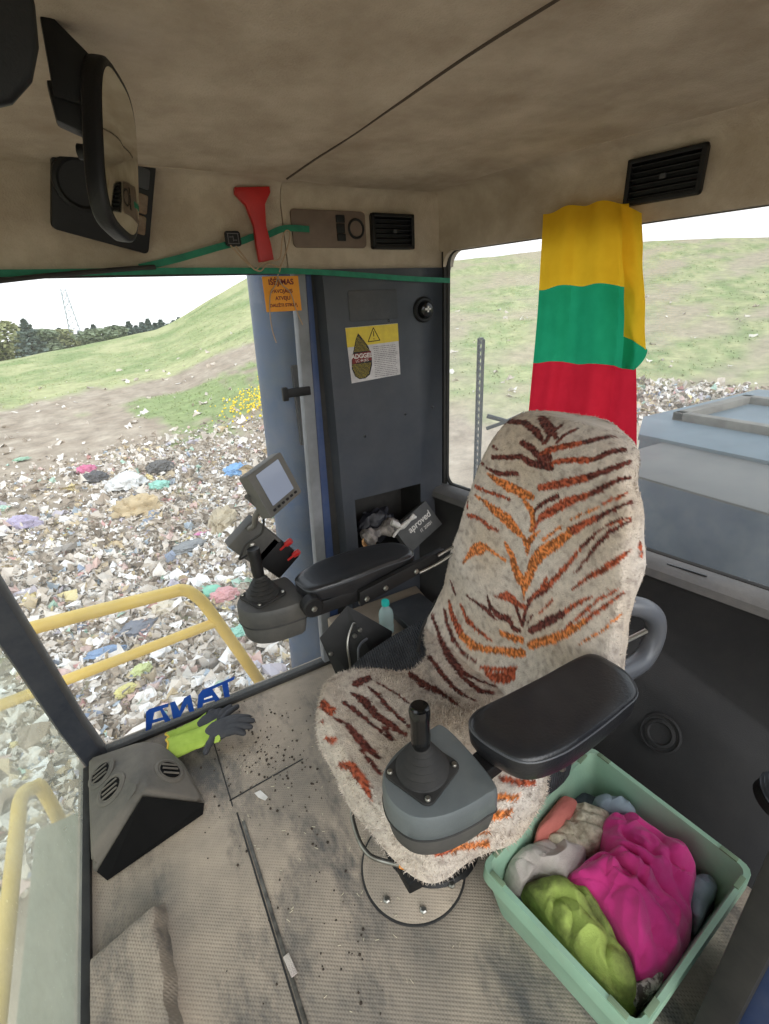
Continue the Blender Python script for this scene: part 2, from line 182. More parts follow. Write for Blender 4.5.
('M',((0.3865,0.9406,0.5171,0.0042),(0.3945,0.923,0.5147,0.0076),(0.4023,0.9056,0.5125,0.0109),(0.4034,0.8872,0.5132,0.0105),(0.4037,0.8675,0.5159,0.01),(0.4037,0.8477,0.5191,0.0095),(0.4041,0.8294,0.5211,0.0091),(0.4089,0.8132,0.5225,0.009),(0.414,0.7979,0.5232,0.0089),(0.419,0.7831,0.5235,0.0089),(0.4244,0.7691,0.5224,0.0076),(0.4296,0.7554,0.5212,0.0063),(0.4339,0.7403,0.5222,0.005),)),
('M',((0.3521,0.9233,0.5177,0.0041),(0.3576,0.9073,0.5165,0.0049),(0.3632,0.892,0.5148,0.0058),(0.3679,0.8752,0.515,0.0066),(0.3707,0.8578,0.5175,0.0059),(0.3734,0.8405,0.5201,0.0052),(0.3767,0.8252,0.5208,0.0045),(0.3799,0.8102,0.5215,0.0038),(0.384,0.7955,0.5218,0.0042),(0.3887,0.7824,0.5204,0.0046),(0.3933,0.7694,0.519,0.005),(0.399,0.7547,0.5187,0.0043),(0.4047,0.7402,0.5185,0.0037),)),
('M',((0.3996,0.7902,0.5216,0.0038),(0.4016,0.7737,0.5199,0.0038),(0.4034,0.7571,0.5187,0.0037),(0.4047,0.7402,0.5185,0.0037),)),
('M',((0.3049,0.8907,0.5179,0.0026),(0.3151,0.8707,0.5193,0.0039),(0.3253,0.8518,0.5198,0.0051),(0.3272,0.8347,0.5204,0.0068),(0.3294,0.8188,0.52,0.0084),(0.3316,0.8033,0.5193,0.01),(0.3341,0.7835,0.5184,0.0098),(0.3366,0.7642,0.5173,0.0097),(0.342,0.7504,0.5154,0.0081),(0.3471,0.7367,0.5137,0.0064),(0.3515,0.7216,0.5143,0.0048),)),
('M',((0.3237,0.7633,0.5163,0.0024),(0.3253,0.7501,0.5145,0.0036),(0.3266,0.7366,0.5135,0.0048),(0.3272,0.7217,0.5146,0.0059),(0.3289,0.7029,0.5154,0.0046),(0.3305,0.6844,0.5165,0.0034),)),
('R',((0.3004,0.9508,0.5155,0.0109),(0.3044,0.9284,0.5201,0.012),(0.3099,0.9116,0.5193,0.0133),)),
('R',((0.2828,0.9062,0.5113,0.0039),(0.2793,0.8971,0.5076,0.0039),)),
('R',((0.2719,0.8578,0.4929,0.0064),(0.2819,0.8271,0.5098,0.0062),)),
('R',((0.2699,0.7798,0.4833,0.0048),(0.2772,0.762,0.4958,0.0072),(0.285,0.7464,0.5055,0.0095),(0.2868,0.7247,0.5094,0.0105),(0.2886,0.7037,0.5131,0.0114),(0.2884,0.6862,0.5132,0.0102),(0.2884,0.6695,0.5128,0.0089),(0.2877,0.6568,0.5102,0.0061),(0.2875,0.6454,0.5059,0.0033),)),
('R',((0.3332,0.5188,0.4781,0.0051),(0.3409,0.5108,0.4795,0.0068),(0.3489,0.5034,0.4797,0.0085),(0.3575,0.4968,0.4782,0.0102),(0.3709,0.4913,0.4792,0.0107),(0.3851,0.4866,0.4783,0.0112),)),
('O',((0.3851,0.4866,0.4783,0.0112),(0.398,0.4834,0.4747,0.0113),(0.4123,0.4815,0.4682,0.0114),(0.429,0.4822,0.4561,0.0115),(0.4435,0.481,0.4475,0.0106),(0.4576,0.479,0.4402,0.0096),(0.4717,0.4767,0.4336,0.0086),)),
('O',((0.4126,0.4837,0.4955,0.0031),(0.4235,0.4808,0.4932,0.0031),(0.435,0.4785,0.4896,0.0031),(0.447,0.4766,0.4849,0.0031),(0.4596,0.4751,0.4793,0.0031),(0.4733,0.4745,0.4717,0.0032),)),
('O',((0.4663,0.4849,0.5088,0.0084),(0.4779,0.4823,0.5061,0.0084),(0.4896,0.4798,0.5032,0.0084),(0.5018,0.4775,0.4997,0.0085),(0.5149,0.4759,0.4946,0.0085),(0.5296,0.4757,0.4866,0.0086),)),
('O',((0.5099,0.5008,0.519,0.0054),(0.5222,0.4956,0.5169,0.0054),(0.5353,0.4913,0.5131,0.0054),(0.5487,0.487,0.509,0.0054),(0.563,0.4834,0.5033,0.0055),)),
('R',((0.5583,0.5247,0.5171,0.0067),(0.567,0.5168,0.5166,0.0067),(0.5755,0.5088,0.5164,0.0067),(0.5841,0.5011,0.5159,0.0067),(0.5971,0.4926,0.513,0.0055),(0.6123,0.486,0.5064,0.0045),)),
('R',((0.9142,0.5237,0.9986,0.0043),(0.916,0.5206,0.9872,0.0043),(0.9171,0.517,0.9762,0.0043),)),
]
SKY = 1.5; SUN = 2.0; SUNDIR = (.12, 1, -.55); EXPO = 0.15
TANA_L = [[(0.174, 0.1061), (0.1669, 0.0911), (0.1426, 0.0899), (0.1371, 0.0162), (0.1153, 0.021), (0.1186, 0.0886), (0.0792, 0.0859), (0.098, 0.0205), (0.0778, 0.0196), (0.0716, 0.0567), (0.0414, 0.0584), (0.0339, 0.0379), (0.0265, 0.0183), (0.007, 0.0213), (0.0233, 0.0828), (0.041, 0.1004), (0.1151, 0.1021)], [(0.0356, 0.0507), (0.0769, 0.046), (0.0795, 0.0286), (0.0312, 0.0354)], [(-0.0806, 0.1014), (-0.0622, 0.0989), (-0.0565, 0.0446), (-0.0285, 0.0966), (-0.0031, 0.1019), (-0.0056, 0.0156), (-0.0246, 0.0195), (-0.0234, 0.0639), (-0.059, 0.0156), (-0.0858, 0.0194)], [(-0.166, 0.1023), (-0.1515, 0.1091), (-0.0853, 0.1012), (-0.0906, 0.0861), (-0.1103, 0.0876), (-0.0944, 0.0176), (-0.1161, 0.0176), (-0.1192, 0.0832), (-0.14, 0.0846), (-0.1679, 0.0134), (-0.1873, 0.0145)], [(-0.1536, 0.0533), (-0.1153, 0.0463), (-0.1131, 0.0315), (-0.1596, 0.0385)]]
CAMR = ((0.864289, 0.238278, -0.442977), (-0.500744, 0.324363, -0.802524), (-0.047538, 0.915430, 0.399659))
# ---------------------------------------------------------------- helpers
def srgb(r, g, b):
    f = lambda c: (c/255/12.92) if c/255 <= .04045 else ((c/255+.055)/1.055)**2.4
    return (f(r), f(g), f(b), 1)
MATS = {}
def mat(name, c1, c2=None, scale=8, rough=.6, metal=0, bump=0, bscale=60, attr=None, spec=.5, contrast=(.35, .65), sheen=0, dust=0, dustcol=(.34, .30, .25, 1)):
    m = bpy.data.materials.new(name); m.use_nodes = True
    nt = m.node_tree; N = nt.nodes; L = nt.links; N.clear()
    out = N.new('ShaderNodeOutputMaterial'); b = N.new('ShaderNodeBsdfPrincipled')
    L.new(b.outputs[0], out.inputs[0])
    b.inputs['Roughness'].default_value = rough; b.inputs['Metallic'].default_value = metal
    b.inputs['Specular IOR Level'].default_value = spec
    if sheen: b.inputs['Sheen Weight'].default_value = sheen
    tc = N.new('ShaderNodeTexCoord')
    base = None
    if attr:
        a = N.new('ShaderNodeAttribute'); a.attribute_name = attr; base = a.outputs['Color']
    elif c2 is not None:
        n = N.new('ShaderNodeTexNoise'); n.inputs['Scale'].default_value = scale; n.inputs['Detail'].default_value = 6
        n.inputs['Roughness'].default_value = .6
        L.new(tc.outputs['Object'], n.inputs['Vector'])
        mr = N.new('ShaderNodeMapRange'); mr.inputs[1].default_value = contrast[0]; mr.inputs[2].default_value = contrast[1]
        L.new(n.outputs['Fac'], mr.inputs[0])
        mx = N.new('ShaderNodeMix'); mx.data_type = 'RGBA'
        mx.inputs['A'].default_value = c1; mx.inputs['B'].default_value = c2
        L.new(mr.outputs[0], mx.inputs['Factor']); base = mx.outputs['Result']
    if dust:
        n2 = N.new('ShaderNodeTexNoise'); n2.inputs['Scale'].default_value = 5; n2.inputs['Detail'].default_value = 9; n2.inputs['Roughness'].default_value = .7
        L.new(tc.outputs['Object'], n2.inputs['Vector'])
        m2 = N.new('ShaderNodeMapRange'); m2.inputs[1].default_value = .4; m2.inputs[2].default_value = .75; m2.inputs[4].default_value = dust
        L.new(n2.outputs['Fac'], m2.inputs[0])
        mx = N.new('ShaderNodeMix'); mx.data_type = 'RGBA'
        if base is None: mx.inputs['A'].default_value = c1
        else: L.new(base, mx.inputs['A'])
        mx.inputs['B'].default_value = dustcol
        L.new(m2.outputs[0], mx.inputs['Factor']); base = mx.outputs['Result']
    if base is None: b.inputs['Base Color'].default_value = c1
    else: L.new(base, b.inputs['Base Color'])
    if bump:
        n = N.new('ShaderNodeTexNoise'); n.inputs['Scale'].default_value = bscale; n.inputs['Detail'].default_value = 4
        L.new(tc.outputs['Object'], n.inputs['Vector'])
        bp = N.new('ShaderNodeBump'); bp.inputs['Strength'].default_value = bump; bp.inputs['Distance'].default_value = .004
        L.new(n.outputs['Fac'], bp.inputs['Height']); L.new(bp.outputs[0], b.inputs['Normal'])
    MATS[name] = m
    return m
def glass_mat(name, haze, tint=(1, 1, 1, 1), scale=2.5, hazecol=(.86, .88, .86, 1), grime=.0):
    m = bpy.data.materials.new(name); m.use_nodes = True
    nt = m.node_tree; N = nt.nodes; L = nt.links; N.clear()
    out = N.new('ShaderNodeOutputMaterial')
    tr = N.new('ShaderNodeBsdfTransparent'); tr.inputs[0].default_value = tint
    gl = N.new('ShaderNodeBsdfGlossy'); gl.inputs['Roughness'].default_value = .03
    fr = N.new('ShaderNodeFresnel'); fr.inputs[0].default_value = 1.35
    m1 = N.new('ShaderNodeMixShader'); L.new(fr.outputs[0], m1.inputs[0]); L.new(tr.outputs[0], m1.inputs[1]); L.new(gl.outputs[0], m1.inputs[2])
    tl = N.new('ShaderNodeBsdfTranslucent'); tl.inputs[0].default_value = hazecol
    df = N.new('ShaderNodeBsdfDiffuse'); df.inputs[0].default_value = hazecol
    m2 = N.new('ShaderNodeMixShader'); m2.inputs[0].default_value = .4; L.new(tl.outputs[0], m2.inputs[1]); L.new(df.outputs[0], m2.inputs[2])
    tc = N.new('ShaderNodeTexCoord')
    n = N.new('ShaderNodeTexNoise'); n.inputs['Scale'].default_value = scale; n.inputs['Detail'].default_value = 8; n.inputs['Roughness'].default_value = .65
    L.new(tc.outputs['Object'], n.inputs['Vector'])
    mr = N.new('ShaderNodeMapRange'); mr.inputs[1].default_value = .3; mr.inputs[2].default_value = .75
    mr.inputs[3].default_value = haze*.55; mr.inputs[4].default_value = haze*1.6
    L.new(n.outputs['Fac'], mr.inputs[0])
    fac = mr.outputs[0]
    if grime:
        s = N.new('ShaderNodeTexNoise'); s.inputs['Scale'].default_value = 90; s.inputs['Detail'].default_value = 2
        L.new(tc.outputs['Object'], s.inputs['Vector'])
        r2 = N.new('ShaderNodeMapRange'); r2.inputs[1].default_value = .68; r2.inputs[2].default_value = .8; r2.inputs[4].default_value = grime
        L.new(s.outputs['Fac'], r2.inputs[0])
        ad = N.new('ShaderNodeMath'); ad.operation = 'ADD'; ad.use_clamp = True
        L.new(fac, ad.inputs[0]); L.new(r2.outputs[0], ad.inputs[1]); fac = ad.outputs[0]
    m3 = N.new('ShaderNodeMixShader'); L.new(fac, m3.inputs[0]); L.new(m1.outputs[0], m3.inputs[1]); L.new(m2.outputs[0], m3.inputs[2])
    L.new(m3.outputs[0], out.inputs[0])
    MATS[name] = m
    return m

ORG = {}
def tag(o, label=None, cat=None, group=None, kind=None):
    if label: o['label'] = label
    if cat: o['category'] = cat
    if group: o['group'] = group
    if kind: o['kind'] = kind
    return o
def empty(name, loc, label=None, cat=None, group=None):
    o = bpy.data.objects.new(name, None); o.location = loc; o.empty_display_size = .05
    COL.objects.link(o); ORG[o] = Vector(loc)
    return tag(o, label, cat, group)
def link(name, me, m, parent=None, smooth=True, origin=None):
    """vertices are given in cab coordinates; the object gets its parent's origin (or its own base)"""
    if parent is not None: org = ORG[parent]
    elif origin is not None: org = Vector(origin)
    else:
        co = [v.co for v in me.vertices]
        org = Vector((sum(c.x for c in co)/len(co), sum(c.y for c in co)/len(co), min(c.z for c in co)))
    me.transform(Matrix.Translation(-org))
    for x in (m if isinstance(m, (list, tuple)) else [m]): me.materials.append(x)
    o = bpy.data.objects.new(name, me); COL.objects.link(o); ORG[o] = org
    if parent is not None: o.parent = parent
    else: o.location = org
    if smooth:
        me.shade_smooth()
        try: me.set_sharp_from_angle(angle=math.radians(38))
        except Exception: pass
    return o
def from_bm(name, bm, m, parent=None, smooth=True, origin=None):
    me = bpy.data.meshes.new(name)
    bmesh.ops.recalc_face_normals(bm, faces=bm.faces)
    bm.to_mesh(me); bm.free()
    return link(name, me, m, parent, smooth, origin)
def from_data(name, V, F, m, parent=None, smooth=True, origin=None):
    me = bpy.data.meshes.new(name); me.from_pydata([tuple(v) for v in V], [], F); me.update()
    return link(name, me, m, parent, smooth, origin)
def add(bm, V, F, mi=0):
    vs = [bm.verts.new(v) for v in V]
    for f in F:
        try:
            fc = bm.faces.new([vs[i] for i in f]); fc.material_index = mi
        except ValueError: pass
    return vs
BOXF = [(0, 1, 3, 2), (4, 6, 7, 5), (0, 4, 5, 1), (2, 3, 7, 6), (0, 2, 6, 4), (1, 5, 7, 3)]
def hexa(bm, P8, bev=0, seg=2):
    """P8: corners ordered (x,y,z) binary: 000 001 010 011 100 101 110 111"""
    t = bmesh.new(); add(t, P8, BOXF)
    bmesh.ops.recalc_face_normals(t, faces=t.faces)
    if bev: bmesh.ops.bevel(t, geom=t.edges[:]+t.verts[:], offset=bev, segments=seg, profile=.6, affect='EDGES', clamp_overlap=True)
    merge(bm, t)
def merge(bm, t, mi=None):
    t.verts.index_update()
    vs = [bm.verts.new(v.co) for v in t.verts]
    for f in t.faces:
        nf = bm.faces.new([vs[v.index] for v in f.verts]); nf.material_index = f.material_index if mi is None else mi
    t.free()
def box(bm, c, s, bev=0, rot=None, seg=2):
    R_ = rot if rot is not None else Matrix.Identity(3)
    P8 = [Vector(c)+R_ @ Vector((sx*s[0]/2, sy*s[1]/2, sz*s[2]/2)) for sx in (-1, 1) for sy in (-1, 1) for sz in (-1, 1)]
    hexa(bm, P8, bev, seg)
def ebox(bm, x0, x1, y0, y1, z0, z1, bev=0): box(bm, ((x0+x1)/2, (y0+y1)/2, (z0+z1)/2), (x1-x0, y1-y0, z1-z0), bev)
def frame_from(n, up=(0, 0, 1)):
    n = Vector(n).normalized(); u = Vector(up); x = u.cross(n)
    if x.length < 1e-4: x = Vector((1, 0, 0))
    x.normalize(); y = n.cross(x)
    return Matrix((x, y, n)).transposed()   # columns x, y, n
def tube(bm, pts, r, n=12, closed=False, caps=True):
    pts = [Vector(p) for p in pts]; m = len(pts); rad = r if isinstance(r, (list, tuple)) else [r]*m
    rings = []; prev = None
    for i, p in enumerate(pts):
        a = pts[i-1] if i > 0 else (pts[-1] if closed else pts[0]); b = pts[i+1] if i < m-1 else (pts[0] if closed else pts[-1])
        t = (b-a).normalized()
        if prev is None:
            u = t.orthogonal().normalized()
        else:
            u = (prev - t*prev.dot(t)); u = u.normalized() if u.length > 1e-6 else t.orthogonal().normalized()
        prev = u; w = t.cross(u)
        rings.append([bm.verts.new(p+(u*math.cos(2*PI*k/n)+w*math.sin(2*PI*k/n))*rad[i]) for k in range(n)])
    for i in range(m if closed else m-1):
        A, B = rings[i], rings[(i+1) % m]
        for k in range(n): bm.faces.new((A[k], A[(k+1) % n], B[(k+1) % n], B[k]))
    if caps and not closed:
        bm.faces.new(rings[0][::-1]); bm.faces.new(rings[-1])
def spline(pts, n=8, closed=False):
    pts = [Vector(p) for p in pts]; m = len(pts); out = []
    for i in range(m if closed else m-1):
        g = (lambda j: pts[j % m]) if closed else (lambda j: pts[max(0, min(m-1, j))])
        p0, p1, p2, p3 = g(i-1), g(i), g(i+1), g(i+2)
        for k in range(n):
            u = k/n
            out.append(.5*((2*p1)+(p2-p0)*u+(2*p0-5*p1+4*p2-p3)*u*u+(3*p1-p0-3*p2+p3)*u**3))
    if not closed: out.append(pts[-1])
    return out
def lathe(bm, c, n_, prof, seg=28, up=(0, 0, 1)):
    """prof: list of (radius, height along n_)"""
    Fm = frame_from(n_, up); c = Vector(c); rings = []
    for r, h in prof:
        if r < 1e-6: rings.append([bm.verts.new(c+Fm @ Vector((0, 0, h)))])
        else: rings.append([bm.verts.new(c+Fm @ Vector((r*math.cos(2*PI*k/seg), r*math.sin(2*PI*k/seg), h))) for k in range(seg)])
    for A, B in zip(rings, rings[1:]):
        if len(A) == 1 and len(B) == 1: continue
        for k in range(seg):
            j = (k+1) % seg
            if len(A) == 1: bm.faces.new((A[0], B[j], B[k]))
            elif len(B) == 1: bm.faces.new((A[k], A[j], B[0]))
            else: bm.faces.new((A[k], A[j], B[j], B[k]))
    if len(rings[0]) > 1: bm.faces.new(rings[0][::-1])
    if len(rings[-1]) > 1: bm.faces.new(rings[-1])
def prism(bm, poly, c, Fm, depth, bev=0, seg=2):
    """poly in local xy of frame Fm at c, extruded by depth along +n"""
    t = bmesh.new(); c = Vector(c); n = len(poly)
    A = [t.verts.new(c+Fm @ Vector((x, y, 0))) for x, y in poly]; B = [t.verts.new(c+Fm @ Vector((x, y, depth))) for x, y in poly]
    t.faces.new(A[::-1]); t.faces.new(B)
    for k in range(n): t.faces.new((A[k], A[(k+1) % n], B[(k+1) % n], B[k]))
    bmesh.ops.recalc_face_normals(t, faces=t.faces)
    if bev:
        es = [e for e in t.edges if (e.verts[0] in A) == (e.verts[1] in A)]
        bmesh.ops.bevel(t, geom=es, offset=bev, segments=seg, profile=.6, affect='EDGES', clamp_overlap=True)
    merge(bm, t)
def rrect(w, h, r, n=5, cx=0, cy=0):
    P = []
    for (sx, sy, a0) in ((1, 1, 0), (-1, 1, 90), (-1, -1, 180), (1, -1, 270)):
        for k in range(n+1):
            a = math.radians(a0+90*k/n); P.append((cx+sx*(w/2-r)+r*math.cos(a), cy+sy*(h/2-r)+r*math.sin(a)))
    return P
def text(name, body, size, loc, Fm, m, parent, extrude=.0004, shear=0, bold=0, align='CENTER', xs=1.0):
    c = bpy.data.curves.new(name, 'FONT'); c.body = body; c.size = size; c.extrude = extrude; c.shear = shear; c.offset = bold
    c.align_x = align; c.align_y = 'CENTER'; c.materials.append(m)
    t = bpy.data.objects.new('t', c); COL.objects.link(t); bpy.context.view_layer.update()
    me = bpy.data.meshes.new_from_object(t.evaluated_get(bpy.context.evaluated_depsgraph_get())); bpy.data.objects.remove(t); bpy.data.curves.remove(c)
    me.name = name; o = bpy.data.objects.new(name, me); COL.objects.link(o)
    if not len(me.materials): me.materials.append(m)
    M4 = Fm.to_4x4(); M4.translation = Vector(loc)-ORG[parent]
    o.parent = parent; o.matrix_local = M4 @ Matrix.Diagonal((xs, 1, 1, 1))
    return o

# ---------------------------------------------------------------- materials
headliner = mat('headliner_fabric', srgb(198, 183, 165), srgb(168, 152, 134), 5, .95, bump=.5, bscale=240, spec=.1, dust=.35, dustcol=srgb(140, 124, 104), contrast=(.3, .7))
plastic = mat('dark_grey_plastic', srgb(58, 61, 66), srgb(48, 50, 54), 6, .55, bump=.25, bscale=400, dust=.12)
panelm = mat('panel_plastic', srgb(58, 63, 72), srgb(50, 54, 62), 3, .5, bump=.2, bscale=500, dust=.08)
walldark = mat('rear_trim_plastic', srgb(44, 43, 44), srgb(34, 34, 36), 4, .75, bump=.3, bscale=300, dust=.22, dustcol=srgb(74, 69, 64))
sillm = mat('sill_plastic', srgb(100, 98, 98), srgb(84, 82, 82), 7, .6, bump=.3, bscale=300, dust=.3)
black = mat('black_plastic', srgb(13, 13, 15), srgb(20, 20, 22), 9, .5, bump=.15, bscale=300, dust=.02, spec=.35)
blackshine = mat('black_gloss', srgb(14, 14, 15), None, rough=.18)
rubber = mat('black_rubber', srgb(24, 24, 25), srgb(36, 35, 34), 14, .7, dust=.08)
navy = mat('navy_frame_paint', srgb(27, 33, 46), srgb(37, 42, 54), 5, .5, dust=.12)
bluep = mat('blue_machine_paint', srgb(40, 76, 122), srgb(66, 84, 106), 3.2, .5, bump=.1, dust=.55, dustcol=srgb(112, 112, 110))
bluedark = mat('dark_blue_paint', srgb(34, 56, 98), srgb(44, 66, 108), 3, .55, dust=.15)
greystrip = mat('grey_seal', srgb(128, 130, 134), srgb(108, 110, 113), 9, .6)
armm = mat('armrest_vinyl', srgb(22, 23, 26), srgb(32, 33, 37), 4, .30, bump=.15, bscale=200, dust=.05)
boxgrey = mat('joystick_box_grey', srgb(98, 104, 106), srgb(84, 90, 92), 6, .38, bump=.1, bscale=300, dust=.3, dustcol=srgb(122, 122, 116))
boxdusty = mat('dusty_console_grey', srgb(60, 60, 60), srgb(76, 74, 71), 9, .6, bump=.2, dust=.4, dustcol=srgb(120, 114, 104))
steel = mat('worn_steel', srgb(170, 168, 162), srgb(130, 126, 118), 20, .35, metal=.9)
tubem = mat('grey_satin_tube', srgb(92, 96, 104), srgb(78, 81, 88), 5, .35, dust=.2)
red = mat('red_plastic', srgb(190, 32, 32), srgb(160, 26, 26), 8, .4)
strapg = mat('green_strap', srgb(38, 128, 98), srgb(30, 108, 84), 30, .7)
cordm = mat('beige_cord', srgb(170, 145, 120), None, rough=.9)
orange = mat('orange_sticker', srgb(236, 158, 30), srgb(222, 140, 22), 12, .5)
white = mat('white_print', srgb(215, 210, 205), srgb(190, 186, 180), 20, .6)
paper = mat('label_paper', srgb(200, 196, 196), srgb(178, 174, 176), 30, .6)
yel = mat('label_yellow', srgb(214, 190, 60), srgb(196, 170, 60), 30, .6)
ink = mat('black_ink', srgb(22, 18, 18), None, rough=.6)
inkred = mat('dark_red_ink', srgb(110, 24, 24), None, rough=.6)
inkthin = mat('fine_print_ink', srgb(96, 90, 92), None, rough=.6)
tana = mat('blue_decal', srgb(22, 66, 150), srgb(30, 76, 160), 20, .4)
fy = mat('flag_yellow', srgb(252, 204, 52), srgb(244, 194, 46), 14, .85, bump=.2, bscale=900, spec=.1)
fg = mat('flag_green', srgb(44, 176, 130), srgb(38, 164, 120), 14, .85, bump=.2, bscale=900, spec=.1)
frd = mat('flag_red', srgb(222, 46, 68), srgb(212, 40, 62), 14, .85, bump=.2, bscale=900, spec=.1)
cratem = mat('mint_crate_plastic', srgb(158, 194, 168), srgb(142, 178, 154), 6, .45, bump=.15, bscale=120, dust=.35, dustcol=srgb(150, 150, 125))
pink = mat('pink_fleece', srgb(226, 66, 146), srgb(212, 58, 134), 12, .9, bump=.5, bscale=500, sheen=.3, spec=.1)
lime = mat('lime_knit', srgb(168, 186, 98), srgb(104, 108, 68), 12, .9, bump=.6, bscale=350, spec=.1, contrast=(.4, .62))
offw = mat('offwhite_cloth', srgb(206, 196, 186), srgb(176, 164, 158), 10, .9, bump=.6, bscale=300, spec=.1)
coral = mat('coral_cloth', srgb(206, 124, 112), srgb(190, 108, 98), 14, .9, bump=.5, bscale=400, spec=.1)
bluegrey = mat('bluegrey_cloth', srgb(150, 164, 172), srgb(128, 140, 150), 14, .9, bump=.5, bscale=400, spec=.1)
creamm = mat('cream_knit', srgb(214, 202, 178), srgb(150, 138, 118), 45, .9, bump=.9, bscale=160, spec=.1)
hiviz = mat('lime_glove_knit', srgb(176, 200, 92), srgb(156, 182, 78), 20, .85, bump=.5, bscale=600, spec=.1)
glovegrey = mat('grey_glove_coating', srgb(62, 62, 66), srgb(50, 50, 54), 14, .7, bump=.4, bscale=200)
yrail = mat('yellow_rail_paint', srgb(232, 198, 96), srgb(218, 184, 88), 12, .45, dust=.3, dustcol=srgb(210, 190, 140))
ductm = mat('dusty_duct_plastic', srgb(84, 80, 74), srgb(104, 98, 90), 8, .7, bump=.3, bscale=120, dust=.5, dustcol=srgb(128, 118, 106))
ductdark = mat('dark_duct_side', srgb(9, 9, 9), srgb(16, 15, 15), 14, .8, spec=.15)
screenm = mat('grey_lcd_glass', srgb(150, 160, 182), None, rough=.12)
bezel = mat('monitor_bezel', srgb(78, 78, 76), srgb(92, 90, 86), 9, .5, dust=.3)
mesh_fabric = mat('black_ribbed_fabric', srgb(70, 72, 76), srgb(54, 55, 59), 30, .8, spec=.2)
deckm = mat('pale_grey_green_deck', srgb(150, 154, 138), srgb(132, 138, 124), 5, .7, dust=.3, dustcol=srgb(170, 166, 146))
hoodtop = mat('hood_top_grey', srgb(92, 92, 90), srgb(78, 78, 77), 3, .55, dust=.5, dustcol=srgb(112, 108, 102), spec=.3)
hoodrim = mat('hood_rim_pale_blue', srgb(96, 112, 122), srgb(84, 100, 110), 5, .5, spec=.3)
hoodside = mat('hood_side_blue', srgb(30, 58, 92), srgb(62, 82, 102), 7, .5, bump=.1, dust=.35, dustcol=srgb(130, 140, 145))
lensm = mat('brown_lamp_lens', srgb(120, 98, 76), srgb(96, 78, 60), 30, .25, bump=.5, bscale=150)
ceilplast = mat('taupe_plastic', srgb(118, 100, 88), srgb(100, 84, 74), 12, .6)
barkm = mat('bark', srgb(90, 78, 64), srgb(70, 60, 50), 5, .9)
bottlem = mat('teal_bottle_plastic', srgb(214, 234, 232), srgb(200, 226, 226), 8, .12)
tealcap = mat('teal_cap', srgb(40, 190, 180), None, rough=.4)
crumbm = mat('mud_crumb', srgb(66, 54, 44), srgb(52, 44, 38), 20, .9)
cardb = mat('brown_wrap', srgb(196, 150, 104), srgb(170, 126, 88), 14, .8)
boxdk = mat('charcoal_carton', srgb(70, 70, 70), srgb(60, 60, 60), 14, .6)
bagdk = mat('black_bag', srgb(26, 26, 32), srgb(38, 38, 46), 20, .5)

def floor_material():
    m = bpy.data.materials.new('rubber_floor_mat'); m.use_nodes = True
    nt = m.node_tree; N = nt.nodes; L = nt.links; b = N['Principled BSDF']
    b.inputs['Roughness'].default_value = .8; b.inputs['Specular IOR Level'].default_value = .25
    tc = N.new('ShaderNodeTexCoord')
    n = N.new('ShaderNodeTexNoise'); n.inputs['Scale'].default_value = 3; n.inputs['Detail'].default_value = 9; n.inputs['Roughness'].default_value = .62
    L.new(tc.outputs['Object'], n.inputs['Vector'])
    cr = N.new('ShaderNodeValToRGB'); e = cr.color_ramp.elements
    e[0].position = .32; e[0].color = srgb(124, 117, 108); e[1].position = .68; e[1].color = srgb(182, 166, 148)
    L.new(n.outputs['Fac'], cr.inputs[0])
    # dark scuffed streaks
    mp = N.new('ShaderNodeMapping'); mp.inputs['Scale'].default_value = (3.0, 1.3, 1); mp.inputs['Location'].default_value = (.37, .2, 0)
    L.new(tc.outputs['Object'], mp.inputs[0])
    n2 = N.new('ShaderNodeTexNoise'); n2.inputs['Scale'].default_value = 1.5; n2.inputs['Detail'].default_value = 10; n2.inputs['Roughness'].default_value = .75
    L.new(mp.outputs[0], n2.inputs['Vector'])
    r2 = N.new('ShaderNodeMapRange'); r2.inputs[1].default_value = .50; r2.inputs[2].default_value = .64; r2.inputs[4].default_value = .85
    L.new(n2.outputs['Fac'], r2.inputs[0])
    mx = N.new('ShaderNodeMix'); mx.data_type = 'RGBA'; mx.inputs['B'].default_value = srgb(80, 80, 80)
    L.new(r2.outputs[0], mx.inputs['Factor']); L.new(cr.outputs[0], mx.inputs['A']); L.new(mx.outputs['Result'], b.inputs['Base Color'])
    # raised diamond tread
    sep = N.new('ShaderNodeMapping'); sep.inputs['Rotation'].default_value = (0, 0, math.radians(35)); sep.inputs['Scale'].default_value = (1, 1, 1)
    L.new(tc.outputs['Object'], sep.inputs[0])
    w1 = N.new('ShaderNodeTexWave'); w1.inputs['Scale'].default_value = 40; w1.bands_direction = 'X'
    w2 = N.new('ShaderNodeTexWave'); w2.inputs['Scale'].default_value = 40; w2.bands_direction = 'Y'
    L.new(sep.outputs[0], w1.inputs[0]); L.new(sep.outputs[0], w2.inputs[0])
    mu = N.new('ShaderNodeMath'); mu.operation = 'MULTIPLY'; L.new(w1.outputs['Fac'], mu.inputs[0]); L.new(w2.outputs['Fac'], mu.inputs[1])
    n3 = N.new('ShaderNodeTexNoise'); n3.inputs['Scale'].default_value = 40; n3.inputs['Detail'].default_value = 5; L.new(tc.outputs['Object'], n3.inputs['Vector'])
    adn = N.new('ShaderNodeMath'); adn.operation = 'MULTIPLY_ADD'; adn.inputs[1].default_value = .6
    L.new(n3.outputs['Fac'], adn.inputs[0]); L.new(mu.outputs[0], adn.inputs[2])
    bp = N.new('ShaderNodeBump'); bp.inputs['Strength'].default_value = .42; bp.inputs['Distance'].default_value = .003
    L.new(adn.outputs[0], bp.inputs['Height']); L.new(bp.outputs[0], b.inputs['Normal'])
    return m
floorm = floor_material()
side_glass = glass_mat('dusty_side_glass', .085, grime=.25)
rear_glass = glass_mat('dusty_rear_glass', .18, grime=.10, scale=1.6)
